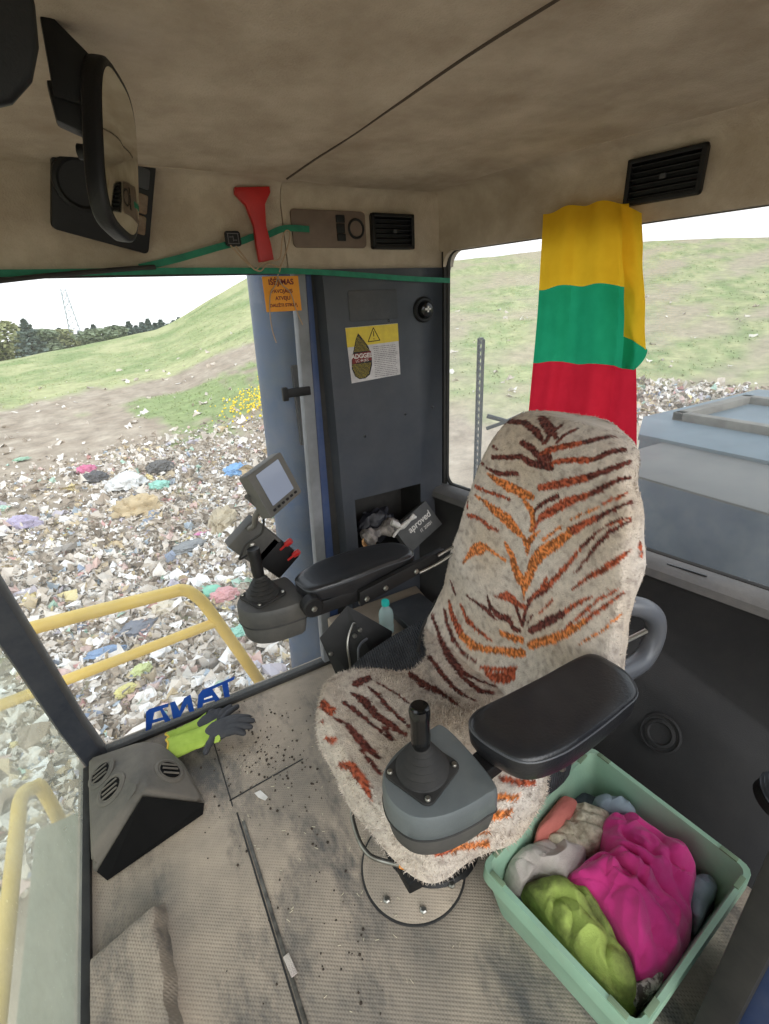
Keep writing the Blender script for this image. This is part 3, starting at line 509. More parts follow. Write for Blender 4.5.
front_glass = glass_mat('dusty_windshield_glass', .34, tint=(.90, .96, .88, 1), grime=.2, hazecol=(.72, .74, .64, 1))

# ---------------------------------------------------------------- rear wall frame
NR = Vector((.976, .218, 0)).normalized(); ER = Vector((.218, -.976, 0)).normalized(); CR = Vector((1.212, 1.65, 0))
def RW(s, z, o=0): return CR + ER*s + NR*o + Vector((0, 0, z))
FR = frame_from(-NR)      # x axis to the right when looking at the wall from inside
FSD = frame_from((0, -1, 0))
def shape_rw(bm, poly_sz, o0, o1, bev=0):
    t = bmesh.new()
    A = [t.verts.new(RW(s, z, o0)) for s, z in poly_sz]; B = [t.verts.new(RW(s, z, o1)) for s, z in poly_sz]
    n = len(A); t.faces.new(A); t.faces.new(B[::-1])
    for k in range(n): t.faces.new((A[k], A[(k+1) % n], B[(k+1) % n], B[k]))
    bmesh.ops.recalc_face_normals(t, faces=t.faces)
    if bev: bmesh.ops.bevel(t, geom=t.edges[:], offset=bev, segments=2, affect='EDGES', clamp_overlap=True)
    merge(bm, t)

# ================================================================ ROOM SHELL
def structure(name, bm, m, smooth=True): return tag(from_bm(name, bm, m, smooth=smooth), kind='structure')
bm = bmesh.new()
add(bm, [(-.42, -.35, 0), (1.62, -.35, 0), (1.62, 1.72, 0), (-.42, 1.72, 0), (-.42, -.35, -.05), (1.62, -.35, -.05), (1.62, 1.72, -.05), (-.42, 1.72, -.05)],
    [(0, 1, 2, 3), (7, 6, 5, 4), (0, 4, 5, 1), (1, 5, 6, 2), (2, 6, 7, 3), (3, 7, 4, 0)])
structure('floor', bm, floorm, False)
# metal joint strips and seams in the floor
bm = bmesh.new()
box(bm, (.047, .62, .002), (.010, 1.02, .006), .002)
structure('trim_1', bm, mat('joint_steel', srgb(112, 108, 100), srgb(60, 56, 52), 30, .5, metal=.3))
bm = bmesh.new()
box(bm, (.030, 1.35, .0005), (.004, .30, .003)); box(bm, (.16, 1.235, .0005), (.27, .004, .003), 0, Matrix.Rotation(math.radians(4), 3, 'Z'))
box(bm, (.037, .62, .0005), (.005, 1.1, .003))
structure('trim_2', bm, rubber)
# side wall: header above window and panel, with the fabric covered curve into the ceiling
def header(name, x0, x1, zlow, rad):
    bm = bmesh.new(); prof = [(1.74, zlow), (1.655, zlow-.004), (1.648, zlow+.006)]
    for k in range(0, 9):
        a = PI/2*k/8; prof.append((1.65-rad*(1-math.cos(a)), 1.852-rad+rad*math.sin(a)))
    prof += [(1.65-rad-.02, 1.853), (1.65-rad-.02, 1.90), (1.74, 1.90)]
    n = len(prof); A = [bm.verts.new((x0, y, z)) for y, z in prof]; B = [bm.verts.new((x1, y, z)) for y, z in prof]
    for k in range(n): bm.faces.new((A[k], A[(k+1) % n], B[(k+1) % n], B[k]))
    bm.faces.new(A); bm.faces.new(B[::-1])
    return structure(name, bm, headliner)
header('wall_right', -.95, .5985, 1.622, .06)
header('wall_right_rear', .6015, 1.26, 1.612, .05)
# ceiling, in two fabric panels with a seam between them
bm = bmesh.new()
def ceil_z(x, y): return 1.852+.012*math.sin(PI*(x+.95)/2.61)*math.sin(PI*(y+.4)/2.06)+.006*noise.noise(Vector((x*3, y*3, 0)))-.004*max(0, 1-abs(x-seam_x(y))/.03)
def seam_x(y): return .64-.042*max(0, (y-.6))
for x0, x1, z in ((-.95, 1.66, 1.852),):
    t = bmesh.new(); nx, ny = 90, 40
    g = [[t.verts.new((x0+(x1-x0)*i/nx, -.4+2.06*j/ny, ceil_z(x0+(x1-x0)*i/nx, -.4+2.06*j/ny))) for j in range(ny+1)] for i in range(nx+1)]
    for i in range(nx):
        for j in range(ny): t.faces.new((g[i][j], g[i][j+1], g[i+1][j+1], g[i+1][j]))
    merge(bm, t)
ebox(bm, -.95, 1.66, -.4, 1.72, 1.89, 1.91)
structure('ceiling', bm, headliner)
bm = bmesh.new(); tube(bm, [(seam_x(y), y, ceil_z(seam_x(y), y)+.0012) for y in np.arange(-.39, 1.585, .02)], .0028, 6); ebox(bm, .592, .608, 1.655, 1.70, 1.63, 1.84)
structure('trim_3', bm, mat('seam_thread', srgb(74, 62, 52), None, rough=.9))
# rear header
bm = bmesh.new(); rad = .06
prof = [(1.672, .05), (1.672, -.006), (1.682, -.01)]
for k in range(9):
    a = PI/2*k/8; prof.append((1.852-rad+rad*math.sin(a), -.008-rad*(1-math.cos(a))))
prof += [(1.856, -.09), (1.90, -.09), (1.90, .05)]
A = [bm.verts.new(RW(-.03, z, o)) for z, o in prof]; B = [bm.verts.new(RW(2.1, z, o)) for z, o in prof]; n = len(prof)
for k in range(n): bm.faces.new((A[k], A[(k+1) % n], B[(k+1) % n], B[k]))
bm.faces.new(A); bm.faces.new(B[::-1])
# rounded fabric corner at the window's top left
def fillet_corner(s0, z0, r, ds, dz):
    P = [(s0, z0)]
    for k in range(7):
        a = PI/2*k/6; P.append((s0+ds*r*(1-math.sin(a)), z0+dz*r*(1-math.cos(a))))
    return P
shape_rw(bm, fillet_corner(.018, 1.675, .055, 1, -1), -.008, .05)
structure('wall_rear', bm, headliner)
# rear glass
bm = bmesh.new()
poly = [(s, z+(.035-.033*s if z < 1.2 else 0)) for s, z in rrect(2.08, .975, .05, 6, 1.04+.018, 1.1925)]
vs = [bm.verts.new(RW(s, z, .03)) for s, z in poly]; bm.faces.new(vs)
win = structure('window_2', bm, rear_glass, False)
bm = bmesh.new()   # black gasket round the rear glass
tube(bm, [RW(s, z, .02) for s, z in poly], .010, 6, closed=True); box(bm, RW(.004, 1.2, .012), (.02, .03, .98), .002)
structure('trim_4', bm, rubber)
# rear lower wall: ledge, dark trim and the bulge low down
bm = bmesh.new()
prof = [(.03, .705), (.0, .712), (-.045, .705), (-.062, .69), (-.066, .665)]
n = len(prof); A = [bm.verts.new(RW(-.02, z+.035, o)) for o, z in prof]; B = [bm.verts.new(RW(2.1, z-.035, o)) for o, z in prof]
for k in range(n-1): bm.faces.new((A[k], A[k+1], B[k+1], B[k]))
structure('trim_5', bm, sillm)
bm = bmesh.new()
st_ = []
for s_, zr, dz, bo_ in ((-.02, .58, .035, -.14), (.9, .425, .0, -.25), (1.33, .275, -.01, -.33), (1.62, .20, -.02, -.36), (2.1, .16, -.035, -.36)):
    prof = [(-.066, .668+dz), (-.052, .645+dz), (-.048, zr+.025), (-.055, zr+.005), (-.110, zr-.045), (-.135, zr-.085), (bo_, .0), (.06, .0), (.06, .70+dz), (.0, .70+dz)]
    st_.append([bm.verts.new(RW(s_, z, o)) for o, z in prof])
n = len(prof)
for A, B in zip(st_, st_[1:]):
    for k in range(n): bm.faces.new((A[k], A[(k+1) % n], B[(k+1) % n], B[k]))
bm.faces.new(st_[0]); bm.faces.new(st_[-1][::-1])
structure('wall_rear_lower', bm, walldark)
bm = bmesh.new()   # slot in the ledge
box(bm, RW(1.02, .7105, -.03), (.006, .11, .004), .001, Matrix.Rotation(math.atan2(-ER.x, ER.y), 3, 'Z'))
structure('trim_6', bm, blackshine)
# side window glass and its black surround
bm = bmesh.new()
P = [(-.335, .010), (.64, .010), (.64, 1.622), (-.66, 1.622), (-.45, .80)]
bm.faces.new([bm.verts.new((x, 1.672, z)) for x, z in P])
structure('window_1', bm, side_glass, False)
bm = bmesh.new()
ebox(bm, -.40, .67, 1.652, 1.70, -.02, .014, .004)
structure('trim_7', bm, rubber)
bm = bmesh.new(); hexa(bm, [(.560, 1.655, .01), (.622, 1.655, 1.62), (.560, 1.70, .01), (.622, 1.70, 1.62), (.605, 1.655, .01), (.662, 1.655, 1.62), (.605, 1.70, .01), (.662, 1.70, 1.62)], .006); structure('trim_8', bm, greystrip)
bm = bmesh.new(); hexa(bm, [(.607, 1.662, .01), (.664, 1.662, 1.62), (.607, 1.70, .01), (.664, 1.70, 1.62), (.650, 1.662, .01), (.684, 1.662, 1.62), (.650, 1.70, .01), (.684, 1.70, 1.62)], .004); structure('trim_9', bm, bluedark)
bm = bmesh.new(); ebox(bm, .655, .700, 1.675, 1.71, .01, 1.62); structure('trim_10', bm, rubber)
# black dotted band printed along the window top
bm = bmesh.new()
tube(bm, [(x, 1.668, 1.612) for x in (-.7, 0, .6)], .006, 6)
structure('trim_11', bm, rubber)
# corner post between windshield and side window, leaning forward
bm = bmesh.new()
zz = [-.05, .0, .2, .46, .8, 1.2, 1.64]
xr = [-.315, -.322, -.352, -.378, -.415, -.475, -.575]
rings = []
for z, x in zip(zz, xr):
    w = .072+.018*z
    rings.append([bm.verts.new(p) for p in ((x, 1.645, z), (x-.006, 1.628, z), (x-w+.01, 1.618, z), (x-w, 1.632, z), (x-w-.012, 1.70, z), (x-.004, 1.70, z))])
for A, B in zip(rings, rings[1:]):
    for k in range(6): bm.faces.new((A[k], A[(k+1) % 6], B[(k+1) % 6], B[k]))
structure('pillar_front', bm, navy)
# windshield
bm = bmesh.new()
bm.faces.new([bm.verts.new(p) for p in ((-.400, -.4, .02), (-.400, 1.632, .02), (-.458, 1.64, .46), (-.655, 1.64, 1.63), (-.655, -.4, 1.63), (-.458, -.4, .46))])
structure('windshield', bm, front_glass, False)
bm = bmesh.new(); ebox(bm, -.408, -.380, -.4, 1.62, -.02, .022, .004); structure('trim_12', bm, rubber)
bm = bmesh.new(); ebox(bm, -.95, -.62, -.4, 1.72, 1.63, 1.90, .01); structure('wall_front', bm, headliner)
# blue door post low down at the right, grey edge strip
bm = bmesh.new()
ebox(bm, .735, 1.0, -.25, .098, 0, .92, .008)
structure('pillar_door', bm, bluedark)
bm = bmesh.new(); ebox(bm, .705, .740, .070, .122, 0, .93, .008); structure('trim_13', bm, rubber)

# ================================================================ SIDE PANEL WITH POCKET
pan = empty('pillar_panel', (.94, 1.65, 0), 'tall dark grey plastic corner panel between the side and rear windows', 'panel')
bm = bmesh.new()
X = [.688, .712, .765, 1.088, 1.205]; Z = [0, .52, .775, 1.618]; yf = 1.632
def slope_top(x): return .765+.012*(x-.765)/.32
for i in range(1, 4):
    for j in range(3):
        if i == 2 and j == 1: continue
        q = lambda a, b: (X[a], yf, Z[b])
        bm.faces.new([bm.verts.new(q(i, j)), bm.verts.new(q(i+1, j)), bm.verts.new(q(i+1, j+1)), bm.verts.new(q(i, j+1))])
pocket = bmesh.new()
for (a, b) in (((X[2], Z[1]), (X[3], Z[1])), ((X[3], Z[1]), (X[3], Z[2])), ((X[3], Z[2]), (X[2], Z[2])), ((X[2], Z[2]), (X[2], Z[1]))):
    pocket.faces.new([pocket.verts.new(p) for p in ((a[0], yf, a[1]), (b[0], yf, b[1]), (b[0], 1.80, b[1]), (a[0], 1.80, a[1]))])
pocket.faces.new([pocket.verts.new(p) for p in ((X[2], 1.80, Z[1]), (X[3], 1.80, Z[1]), (X[3], 1.80, Z[2]), (X[2], 1.80, Z[2]))])
bm.faces.new([bm.verts.new(p) for p in ((X[0], 1.70, 0), (X[1], yf, 0), (X[1], yf, 1.618), (X[0], 1.70, 1.618))])
bm.faces.new([bm.verts.new(p) for p in ((X[4], yf, 0), (1.212, 1.66, 0), (1.212, 1.66, 1.618), (X[4], yf, 1.618))])
bm.faces.new([bm.verts.new(p) for p in ((X[0], 1.70, 1.618), (X[1], yf, 1.618), (X[4], yf, 1.618), (1.212, 1.70, 1.618))])
bmesh.ops.remove_doubles(bm, verts=bm.verts, dist=.0005)
from_bm('panel_shell', bm, panelm, pan)
bm = pocket; from_bm('pocket', bm, blackshine if False else rubber, pan)  # inside of the panel recess coloured black, its shade put into the colour
bm = bmesh.new(); t = bmesh.new()
prism(bm, rrect(.20, .10, .008, 3), (.90, 1.633, 1.50), FSD, .004, .002)
from_bm('blank_cover', bm, plastic, pan)
bm = bmesh.new(); lathe(bm, (1.115, 1.633, 1.475), (0, -1, 0), [(.046, 0), (.046, .006), (.040, .012), (.034, .012), (.032, .010)], 32)
k1 = from_bm('socket_ring', bm, black, pan)
bm = bmesh.new(); lathe(bm, (1.115, 1.625, 1.475), (0, -1, 0), [(.030, 0), (.030, .012), (.024, .022), (.010, .026), (0, .026)], 28)
from_bm('socket_cap', bm, blackshine, pan)
bm = bmesh.new(); box(bm, (1.115, 1.5985, 1.477), (.026, .003, .007), .001); box(bm, (1.115, 1.5985, 1.477), (.007, .003, .022), .001)
tag(from_bm('cap_mark', bm, white, pan), 'pale mark on the black socket cap')
for (x, z) in ((1.02, 1.09), (.83, 1.03), (1.155, 1.10), (.96, 1.245+.2)):
    bm = bmesh.new(); lathe(bm, (x, 1.6325, z), (0, -1, 0), [(.005, 0), (.005, .002), (.003, .003), (0, .003)], 12); from_bm('screw', bm, blackshine, pan)

# warning label with shoe-print mark
st = empty('warning_label', (.89, 1.631, 1.24), 'square yellow and white warning label stuck on the dark corner panel', 'label')
bm = bmesh.new()
def quadlab(bm, pts, y, th=.0006):
    A = [bm.verts.new((x, y, z)) for x, z in pts]; B = [bm.verts.new((x, y-th, z)) for x, z in pts]; n = len(pts)
    bm.faces.new(A); bm.faces.new(B[::-1])
    for k in range(n): bm.faces.new((A[k], A[(k+1) % n], B[(k+1) % n], B[k]))
quadlab(bm, [(.790, 1.238), (1.003, 1.248), (.998, 1.434), (.780, 1.431)], 1.6315)
from_bm('paper', bm, paper, st, False)
bm = bmesh.new(); quadlab(bm, [(.7825, 1.365), (1.000, 1.371), (.998, 1.433), (.7805, 1.430)], 1.6308); from_bm('yellow_band', bm, yel, st, False)
bm = bmesh.new(); shoe = [(.805, 1.262), (.822, 1.25), (.848, 1.25), (.868, 1.262), (.879, 1.295), (.880, 1.325), (.868, 1.362), (.850, 1.385), (.834, 1.405), (.829, 1.410), (.818, 1.39), (.807, 1.355), (.796, 1.32), (.794, 1.29)]
quadlab(bm, shoe, 1.6300); from_bm('print_shape', bm, ink, st, False)
bm = bmesh.new()
def inshoe(x, z):
    c = False; n = len(shoe)
    for i in range(n):
        x1, z1 = shoe[i]; x2, z2 = shoe[i-1]
        if (z1 > z) != (z2 > z) and x < (x2-x1)*(z-z1)/(z2-z1)+x1: c = not c
    return c
for i in range(-30, 40):      # ochre diamond tread of the print
    for j in range(30):
        x = .79+i*.0052+j*.0017; z = 1.256+j*.0052
        if inshoe(x-.003, z) and inshoe(x+.0035, z+.003) and inshoe(x+.0035, z-.003) and not 1.305 < z < 1.345:
            quadlab(bm, [(x-.0009, z-.0022), (x+.0002, z-.0022), (x+.0010, z+.0020), (x-.0002, z+.0020)], 1.6293, .0003)
tag(from_bm('tread_marks', bm, yel, st, False), kind='stuff')
bm = bmesh.new(); quadlab(bm, [(.797, 1.306), (.879, 1.313), (.877, 1.346), (.799, 1.340)], 1.6293); from_bm('red_band', bm, inkred, st, False)
text('print_word', 'ADGGEL', .022, (.838, 1.6283, 1.331), FSD, white, st, .0002, 0, .0006)
text('print_line', 'LC 44 JKS', .013, (.838, 1.6283, 1.315), FSD, white, st, .0002)
bm = bmesh.new()
for (a, b) in (((.868, 1.378), (.893, 1.425)), ((.893, 1.425), (.918, 1.380)), ((.918, 1.380), (.868, 1.378))):
    tube(bm, [(a[0], 1.630, a[1]), (b[0], 1.630, b[1])], .0016, 6)
tube(bm, [(.893, 1.630, 1.413), (.893, 1.630, 1.395)], .0016, 6); tube(bm, [(.893, 1.630, 1.388), (.893, 1.630, 1.385)], .0018, 6)
from_bm('warning_triangle', bm, ink, st)
bm = bmesh.new()
for j in range(17):
    z = 1.358-j*.0067; x = .888 + .004*random.random()
    while x < .985:
        w = random.uniform(.004, .016); quadlab(bm, [(x, z), (min(x+w, .992), z+.0004), (min(x+w, .992), z+.0022), (x, z+.0018)], 1.6308, .0003); x += w+.0022
from_bm('fine_print', bm, inkthin, st, False)

# ================================================================ THINGS IN THE POCKET
bx = empty('carton', (1.02, 1.60, .52), 'charcoal carton with white lettering sticking out of the panel pocket', 'box')
rotc = Matrix.Rotation(math.radians(8), 3, 'Z') @ Matrix.Rotation(math.radians(-22), 3, 'Y') @ Matrix.Rotation(math.radians(-28), 3, 'X')
cc = Vector((1.03, 1.585, .600)); bm = bmesh.new(); box(bm, cc, (.20, .045, .13), .003, rotc)
from_bm('carton_body', bm, boxdk, bx)
fmc = rotc @ frame_from((0, -1, 0))
text('carton_word', 'aproved', .040, cc+rotc @ Vector((.015, -.0232, .012)), fmc, white, bx, .0003, .15, .0007)
text('carton_line', 'IT 20001', .02, cc+rotc @ Vector((.03, -.0232, -.024)), fmc, white, bx, .0003)
rl = empty('parts_bag', (.87, 1.64, .53), 'crumpled pale grey and brown bag lying in the pocket beside the carton', 'bag')
bm = bmesh.new(); pts = spline([(.79, 1.62, .585), (.83, 1.62, .60), (.88, 1.62, .61), (.93, 1.62, .615), (.965, 1.63, .61)], 8)
tube(bm, pts, [.030+.012*math.sin(i*.35)+.003*math.sin(i*1.7) for i in range(len(pts))], 18)
for v in bm.verts: v.co += Vector((0, fold(*v.co, 40, .008), fold(v.co.y, v.co.x, v.co.z, 45, .010)))
from_bm('bag_body', bm, mat('pale_bag', srgb(150, 142, 136), srgb(98, 92, 90), 22, .6, contrast=(.42, .58)), rl)
bm = bmesh.new(); lathe(bm, (.800, 1.60, .585), (-.5, -.8, .1), [(.030, -.02), (.030, 0), (.023, .002), (.021, -.012), (0, -.012)], 20)
tag(from_bm('rolled_end', bm, cardb, rl), 'brown rolled paper end')
bm = bmesh.new()
tube(bm, spline([(.905, 1.575, .59), (.94, 1.57, .625), (.985, 1.565, .65), (1.02, 1.57, .655)], 6), [.006]*6+[.010]*6+[.006]*7, 10)
tube(bm, spline([(.90, 1.572, .66), (.93, 1.568, .64), (.955, 1.568, .625), (1.01, 1.57, .67)], 6), [.012]*7+[.007]*12, 10)
tag(from_bm('wrench', bm, white), 'white crossed plastic tool lying on the pale bag in the pocket', 'tool')
bm = bmesh.new(); bmesh.ops.create_icosphere(bm, subdivisions=4, radius=1)
for v in bm.verts:
    v.co = Vector((.89+v.co.x*.09, 1.70+v.co.y*.06, .60+v.co.z*.075)) + Vector((fold(*(v.co*1.7), 1.6, .02), fold(*(v.co*1.3+Vector((4, 0, 0))), 2.5, .015), fold(*(v.co*1.5), 2.2, .02)))
tag(from_bm('plastic_bag', bm, bagdk), 'black plastic bag stuffed at the back of the panel pocket', 'bag')
# ================================================================ DRIVER SEAT
seat = empty('driver_seat', (.44, .745, 0), 'swivel operator seat under a shaggy tiger striped cover with two armrests and joysticks', 'seat')
COLS = {'M': np.array(srgb(94, 46, 38)[:3]), 'R': np.array(srgb(152, 74, 48)[:3]), 'O': np.array(srgb(188, 112, 58)[:3])}
furm = mat('tiger_fur', (1, 1, 1, 1), attr='Col', rough=.95, bump=.8, bscale=260, spec=.05, sheen=.15)
def fur_cover(name, rows, cap_top, tufts, rot=0):
    nr, na = len(rows), len(rows[0])
    V = [p for r in rows for p in r]; F = rows_faces(nr, na)
    V.append(tuple(np.mean(rows[-1], axis=0))); c = len(V)-1
    for k in range(na): F.append(((nr-1)*na+k, (nr-1)*na+(k+1) % na, c))
    P = np.array(V); n = len(P)
    col = np.empty((n, 3))
    base = np.array(srgb(208, 198, 188)[:3]); warm = np.array(srgb(196, 176, 152)[:3]); grey = np.array(srgb(132, 118, 110)[:3])
    def nz(s, ox): return np.array([noise.noise(Vector((p[0]*s+ox, p[1]*s, p[2]*s))) for p in V])
    n1 = nz(6, 0); n2 = nz(60, 3); n3 = nz(150, 9)
    f = np.clip(.5+n1*1.2, 0, 1)[:, None]; col = base*(1-f*.6)+warm*f*.6
    g = np.clip(n2*1.5+n3*1.3-.05, 0, 1)[:, None]; col = col*(1-g*.65)+grey*g*.65
    # stripes: distance to each stripe line, ragged edge
    rag = nz(90, 20)*.0036+nz(260, 30)*.0034-.0006
    best = np.full(n, 9.); cc = np.zeros((n, 3))
    for cl, pts in STRIPES:
        A = np.array(pts)
        lo, hi = A[:, :3].min(0)-.02, A[:, :3].max(0)+.02
        idx = np.where(((P > lo) & (P < hi)).all(1))[0]
        if not len(idx): continue
        Q = P[idx]
        for a, b in zip(A[:-1], A[1:]):
            d = b[:3]-a[:3]; L2 = max((d*d).sum(), 1e-9)
            t = np.clip(((Q-a[:3])@d)/L2, 0, 1)
            dist = np.linalg.norm(Q-(a[:3]+t[:, None]*d), axis=1)-(a[3]*(1-t)+b[3]*t)*1.08+rag[idx]
            m_ = dist < best[idx]
            ii = idx[m_]; best[ii] = dist[m_]; cc[ii] = COLS[cl]
    s = np.clip(.5-best/.0022, 0, 1)[:, None]
    # orange centres inside the wide marks
    inner = np.clip((-best-.0035)/.004, 0, 1)[:, None]
    cc2 = cc*(1-inner*.35)+(cc*1.25+.02)*inner*.35
    speck = np.clip(n3*3.2, -.5, .45)[:, None]
    col = col*(1-s)+cc2*(1+speck)*s
    col = np.clip(col*(1+n3[:, None]*.25), .01, 1)
    # short pile: thin curved tufts rooted on the cloth
    me0 = bpy.data.meshes.new('t'); me0.from_pydata(V, [], F); me0.update()
    nor = np.array([v.normal[:] for v in me0.vertices]); bpy.data.meshes.remove(me0)
    pick = rng.integers(0, n-1, tufts); TV = []; TF = []; TC = []
    b0 = n
    for q in pick:
        p = P[q]; nn = nor[q]
        j = rng.normal(0, 1, 3); side = np.cross(nn, j); side /= (np.linalg.norm(side)+1e-9)
        L = rng.uniform(.003, .0085); w = rng.uniform(.0007, .0015)
        tip = p+nn*L*.75+rng.normal(0, 1, 3)*L*.45+np.array([0, 0, -.0015])
        o = rng.normal(0, .0012, 3)
        TV += [tuple(p+side*w+o), tuple(p-side*w+o), tuple(tip+o)]; TF.append((b0, b0+1, b0+2)); b0 += 3
        k = col[q]*rng.uniform(.82, 1.18); TC += [k, k, k]
    me = bpy.data.meshes.new(name); me.from_pydata(V+TV, [], F+TF); me.update()
    at = me.color_attributes.new('Col', 'FLOAT_COLOR', 'POINT')
    allc = np.ones((len(V)+len(TV), 4)); allc[:n, :3] = col; allc[n:, :3] = np.clip(np.array(TC), 0, 1)
    at.data.foreach_set('color', allc.astype(np.float32).ravel())
    return link(name, me, furm, seat)
fur_cover('backrest_cover', backrest_rows(), True, 90000)
fur_cover('cushion_cover', cushion_rows(), True, 60000)
# the seat's own ribbed cushion, showing on the far side
def loft(bm, plan, prof, n=96, c=(0, 0)):
    out = smooth_closed(plan, n); rings = []
    for s, z in prof: rings.append([bm.verts.new((c[0]+(x-c[0])*s, c[1]+(y-c[1])*s, z)) for x, y in out])
    for A, B in zip(rings, rings[1:]):
        for k in range(n): bm.faces.new((A[k], A[(k+1) % n], B[(k+1) % n], B[k]))
    bm.faces.new(rings[0][::-1]); bm.faces.new(rings[-1])
plan = [(.31, .775), (.33, .56), (.42, .51), (.60, .50), (.80, .53), (.83, .775), (.82, 1.10), (.76, 1.135), (.66, 1.125), (.56, 1.105), (.46, 1.075), (.40, 1.04), (.34, 1.00)]
bm = bmesh.new(); loft(bm, plan, [(.93, .36), (1.0, .40), (1.0, .465), (.985, .49), (.95, .507), (.85, .511), (.3, .512)], c=(.58, .80))
rib = from_bm('ribbed_cushion', bm, mesh_fabric, seat)
nt = mesh_fabric.node_tree; w = nt.nodes.new('ShaderNodeTexWave'); w.inputs['Scale'].default_value = 42; w.bands_direction = 'X'
mp = nt.nodes.new('ShaderNodeMapping'); mp.inputs['Rotation'].default_value = (0, 0, math.radians(18)); tcn = nt.nodes.new('ShaderNodeTexCoord')
nt.links.new(tcn.outputs['Object'], mp.inputs[0]); nt.links.new(mp.outputs[0], w.inputs[0])
bpn = nt.nodes.new('ShaderNodeBump'); bpn.inputs['Strength'].default_value = 1; bpn.inputs['Distance'].default_value = .006
nt.links.new(w.outputs['Fac'], bpn.inputs['Height'])
nt.links.new(bpn.outputs[0], [x for x in nt.nodes if x.type == 'BSDF_PRINCIPLED'][0].inputs['Normal'])
bm = bmesh.new(); tube(bm, spline([(.635, .985, .515), (.70, 1.06, .52), (.76, 1.10, .535), (.80, 1.115, .57)], 6), .005, 8); from_bm('piping', bm, rubber, seat)
# seat shell behind and pedestal
bm = bmesh.new(); loft(bm, [(.36, .775), (.40, .60), (.60, .56), (.80, .60), (.84, .775), (.80, .95), (.60, .99), (.40, .95)], [(.8, .20), (1, .26), (1.05, .37), (.9, .40)], c=(.6, .775))
from_bm('seat_pan', bm, black, seat)
bm = bmesh.new(); lathe(bm, (.53, .775, 0), (0, 0, 1), [(.15, .006), (.14, .02), (.09, .03), (.085, .20), (.12, .22)], 40); from_bm('pedestal', bm, black, seat)
bm = bmesh.new(); lathe(bm, (.44, .735, 0), (0, 0, 1), [(.148, .0), (.148, .006), (.142, .010), (0, .010)], 64); tag(from_bm('base_plate', bm, floorm, seat), 'round steel plate covered in floor dust')
bm = bmesh.new(); tube(bm, [(.44+.148*math.cos(a), .735+.148*math.sin(a), .004) for a in [2*PI*k/64 for k in range(64)]], .004, 6, closed=True); from_bm('base_rim', bm, rubber, seat)
for a in (200, 250, 300, 100):
    bm = bmesh.new(); x, y = .44+.12*math.cos(math.radians(a)), .735+.12*math.sin(math.radians(a))
    lathe(bm, (x, y, .010), (0, 0, 1), [(.010, 0), (.010, .005), (.006, .008), (0, .008)], 6); from_bm('bolt', bm, steel, seat)
bm = bmesh.new(); tube(bm, spline([(.40, .86, .30), (.31, .82, .27), (.285, .76, .25), (.29, .70, .235), (.33, .655, .23), (.36, .62, .24)], 8), .006, 10)
tag(from_bm('adjuster_lever', bm, steel, seat), 'bent steel adjuster rod')
bm = bmesh.new(); tube(bm, [(.345, .638, .236), (.375, .600, .243)], .009, 10); tag(from_bm('lever_grip', bm, mat('orange_grip', srgb(214, 130, 40), None)), None)
o = bpy.data.objects['lever_grip']; o.parent = seat; o.location = o.location-ORG[seat]; ORG[o] = ORG[seat]
bm = bmesh.new(); hexa(bm, [(.345, .60, .17), (.345, .60, .21), (.345, .66, .17), (.345, .66, .21), (.43, .58, .19), (.43, .58, .24), (.43, .64, .19), (.43, .64, .24)], .006)
from_bm('slide_bracket', bm, black, seat)

# armrests and joystick consoles ----------------------------------
def armrest(plan, z0, z1, near):
    bm = bmesh.new(); cx = sum(p[0] for p in plan)/len(plan); cy = sum(p[1] for p in plan)/len(plan)
    out = smooth_closed(plan, 96)
    prof = [(.84, z0), (.95, z0+.006), (.985, z0+.02), (1.0, z1-.022), (.995, z1-.012), (.985, z1-.007), (.965, z1-.004), (.93, z1-.001), (.85, z1), (.6, z1-.0025), (.3, z1-.004), (.02, z1-.004)]
    rings = []
    for s, z in prof:
        rings.append([bm.verts.new((cx+(x-cx)*s, cy+(y-cy)*s, z+.010*((x-cx)*s/.18)**2*(1 if near else -1)*.6)) for x, y in out])
    for A, B in zip(rings, rings[1:]):
        for k in range(96): bm.faces.new((A[k], A[(k+1) % 96], B[(k+1) % 96], B[k]))
    bm.faces.new(rings[0][::-1]); bm.faces.new(rings[-1])
    o = from_bm('armrest', bm, armm, seat)
    bm = bmesh.new(); tube(bm, [(cx+(x-cx)*.992, cy+(y-cy)*.992, z1-.0095+.010*((x-cx)/.18)**2*(1 if near else -1)*.6) for x, y in smooth_closed(plan, 64)], .0022, 6, closed=True)
    tag(from_bm('edge_seam', bm, mat('seam_edge', srgb(70, 72, 76), None, rough=.4), o))
    return o
near_plan = [(.435, .500), (.445, .440), (.475, .395), (.54, .378), (.62, .378), (.72, .384), (.775, .392), (.805, .43), (.81, .47), (.80, .515), (.76, .528), (.66, .530), (.55, .532), (.47, .530)]
far_plan = [(.350, 1.205), (.345, 1.15), (.36, 1.11), (.41, 1.095), (.50, 1.09), (.60, 1.10), (.68, 1.105), (.715, 1.12), (.73, 1.155), (.725, 1.20), (.70, 1.225), (.62, 1.245), (.52, 1.248), (.42, 1.24)]
armrest(near_plan, .70, .765, True); armrest(far_plan, .705, .782, False)
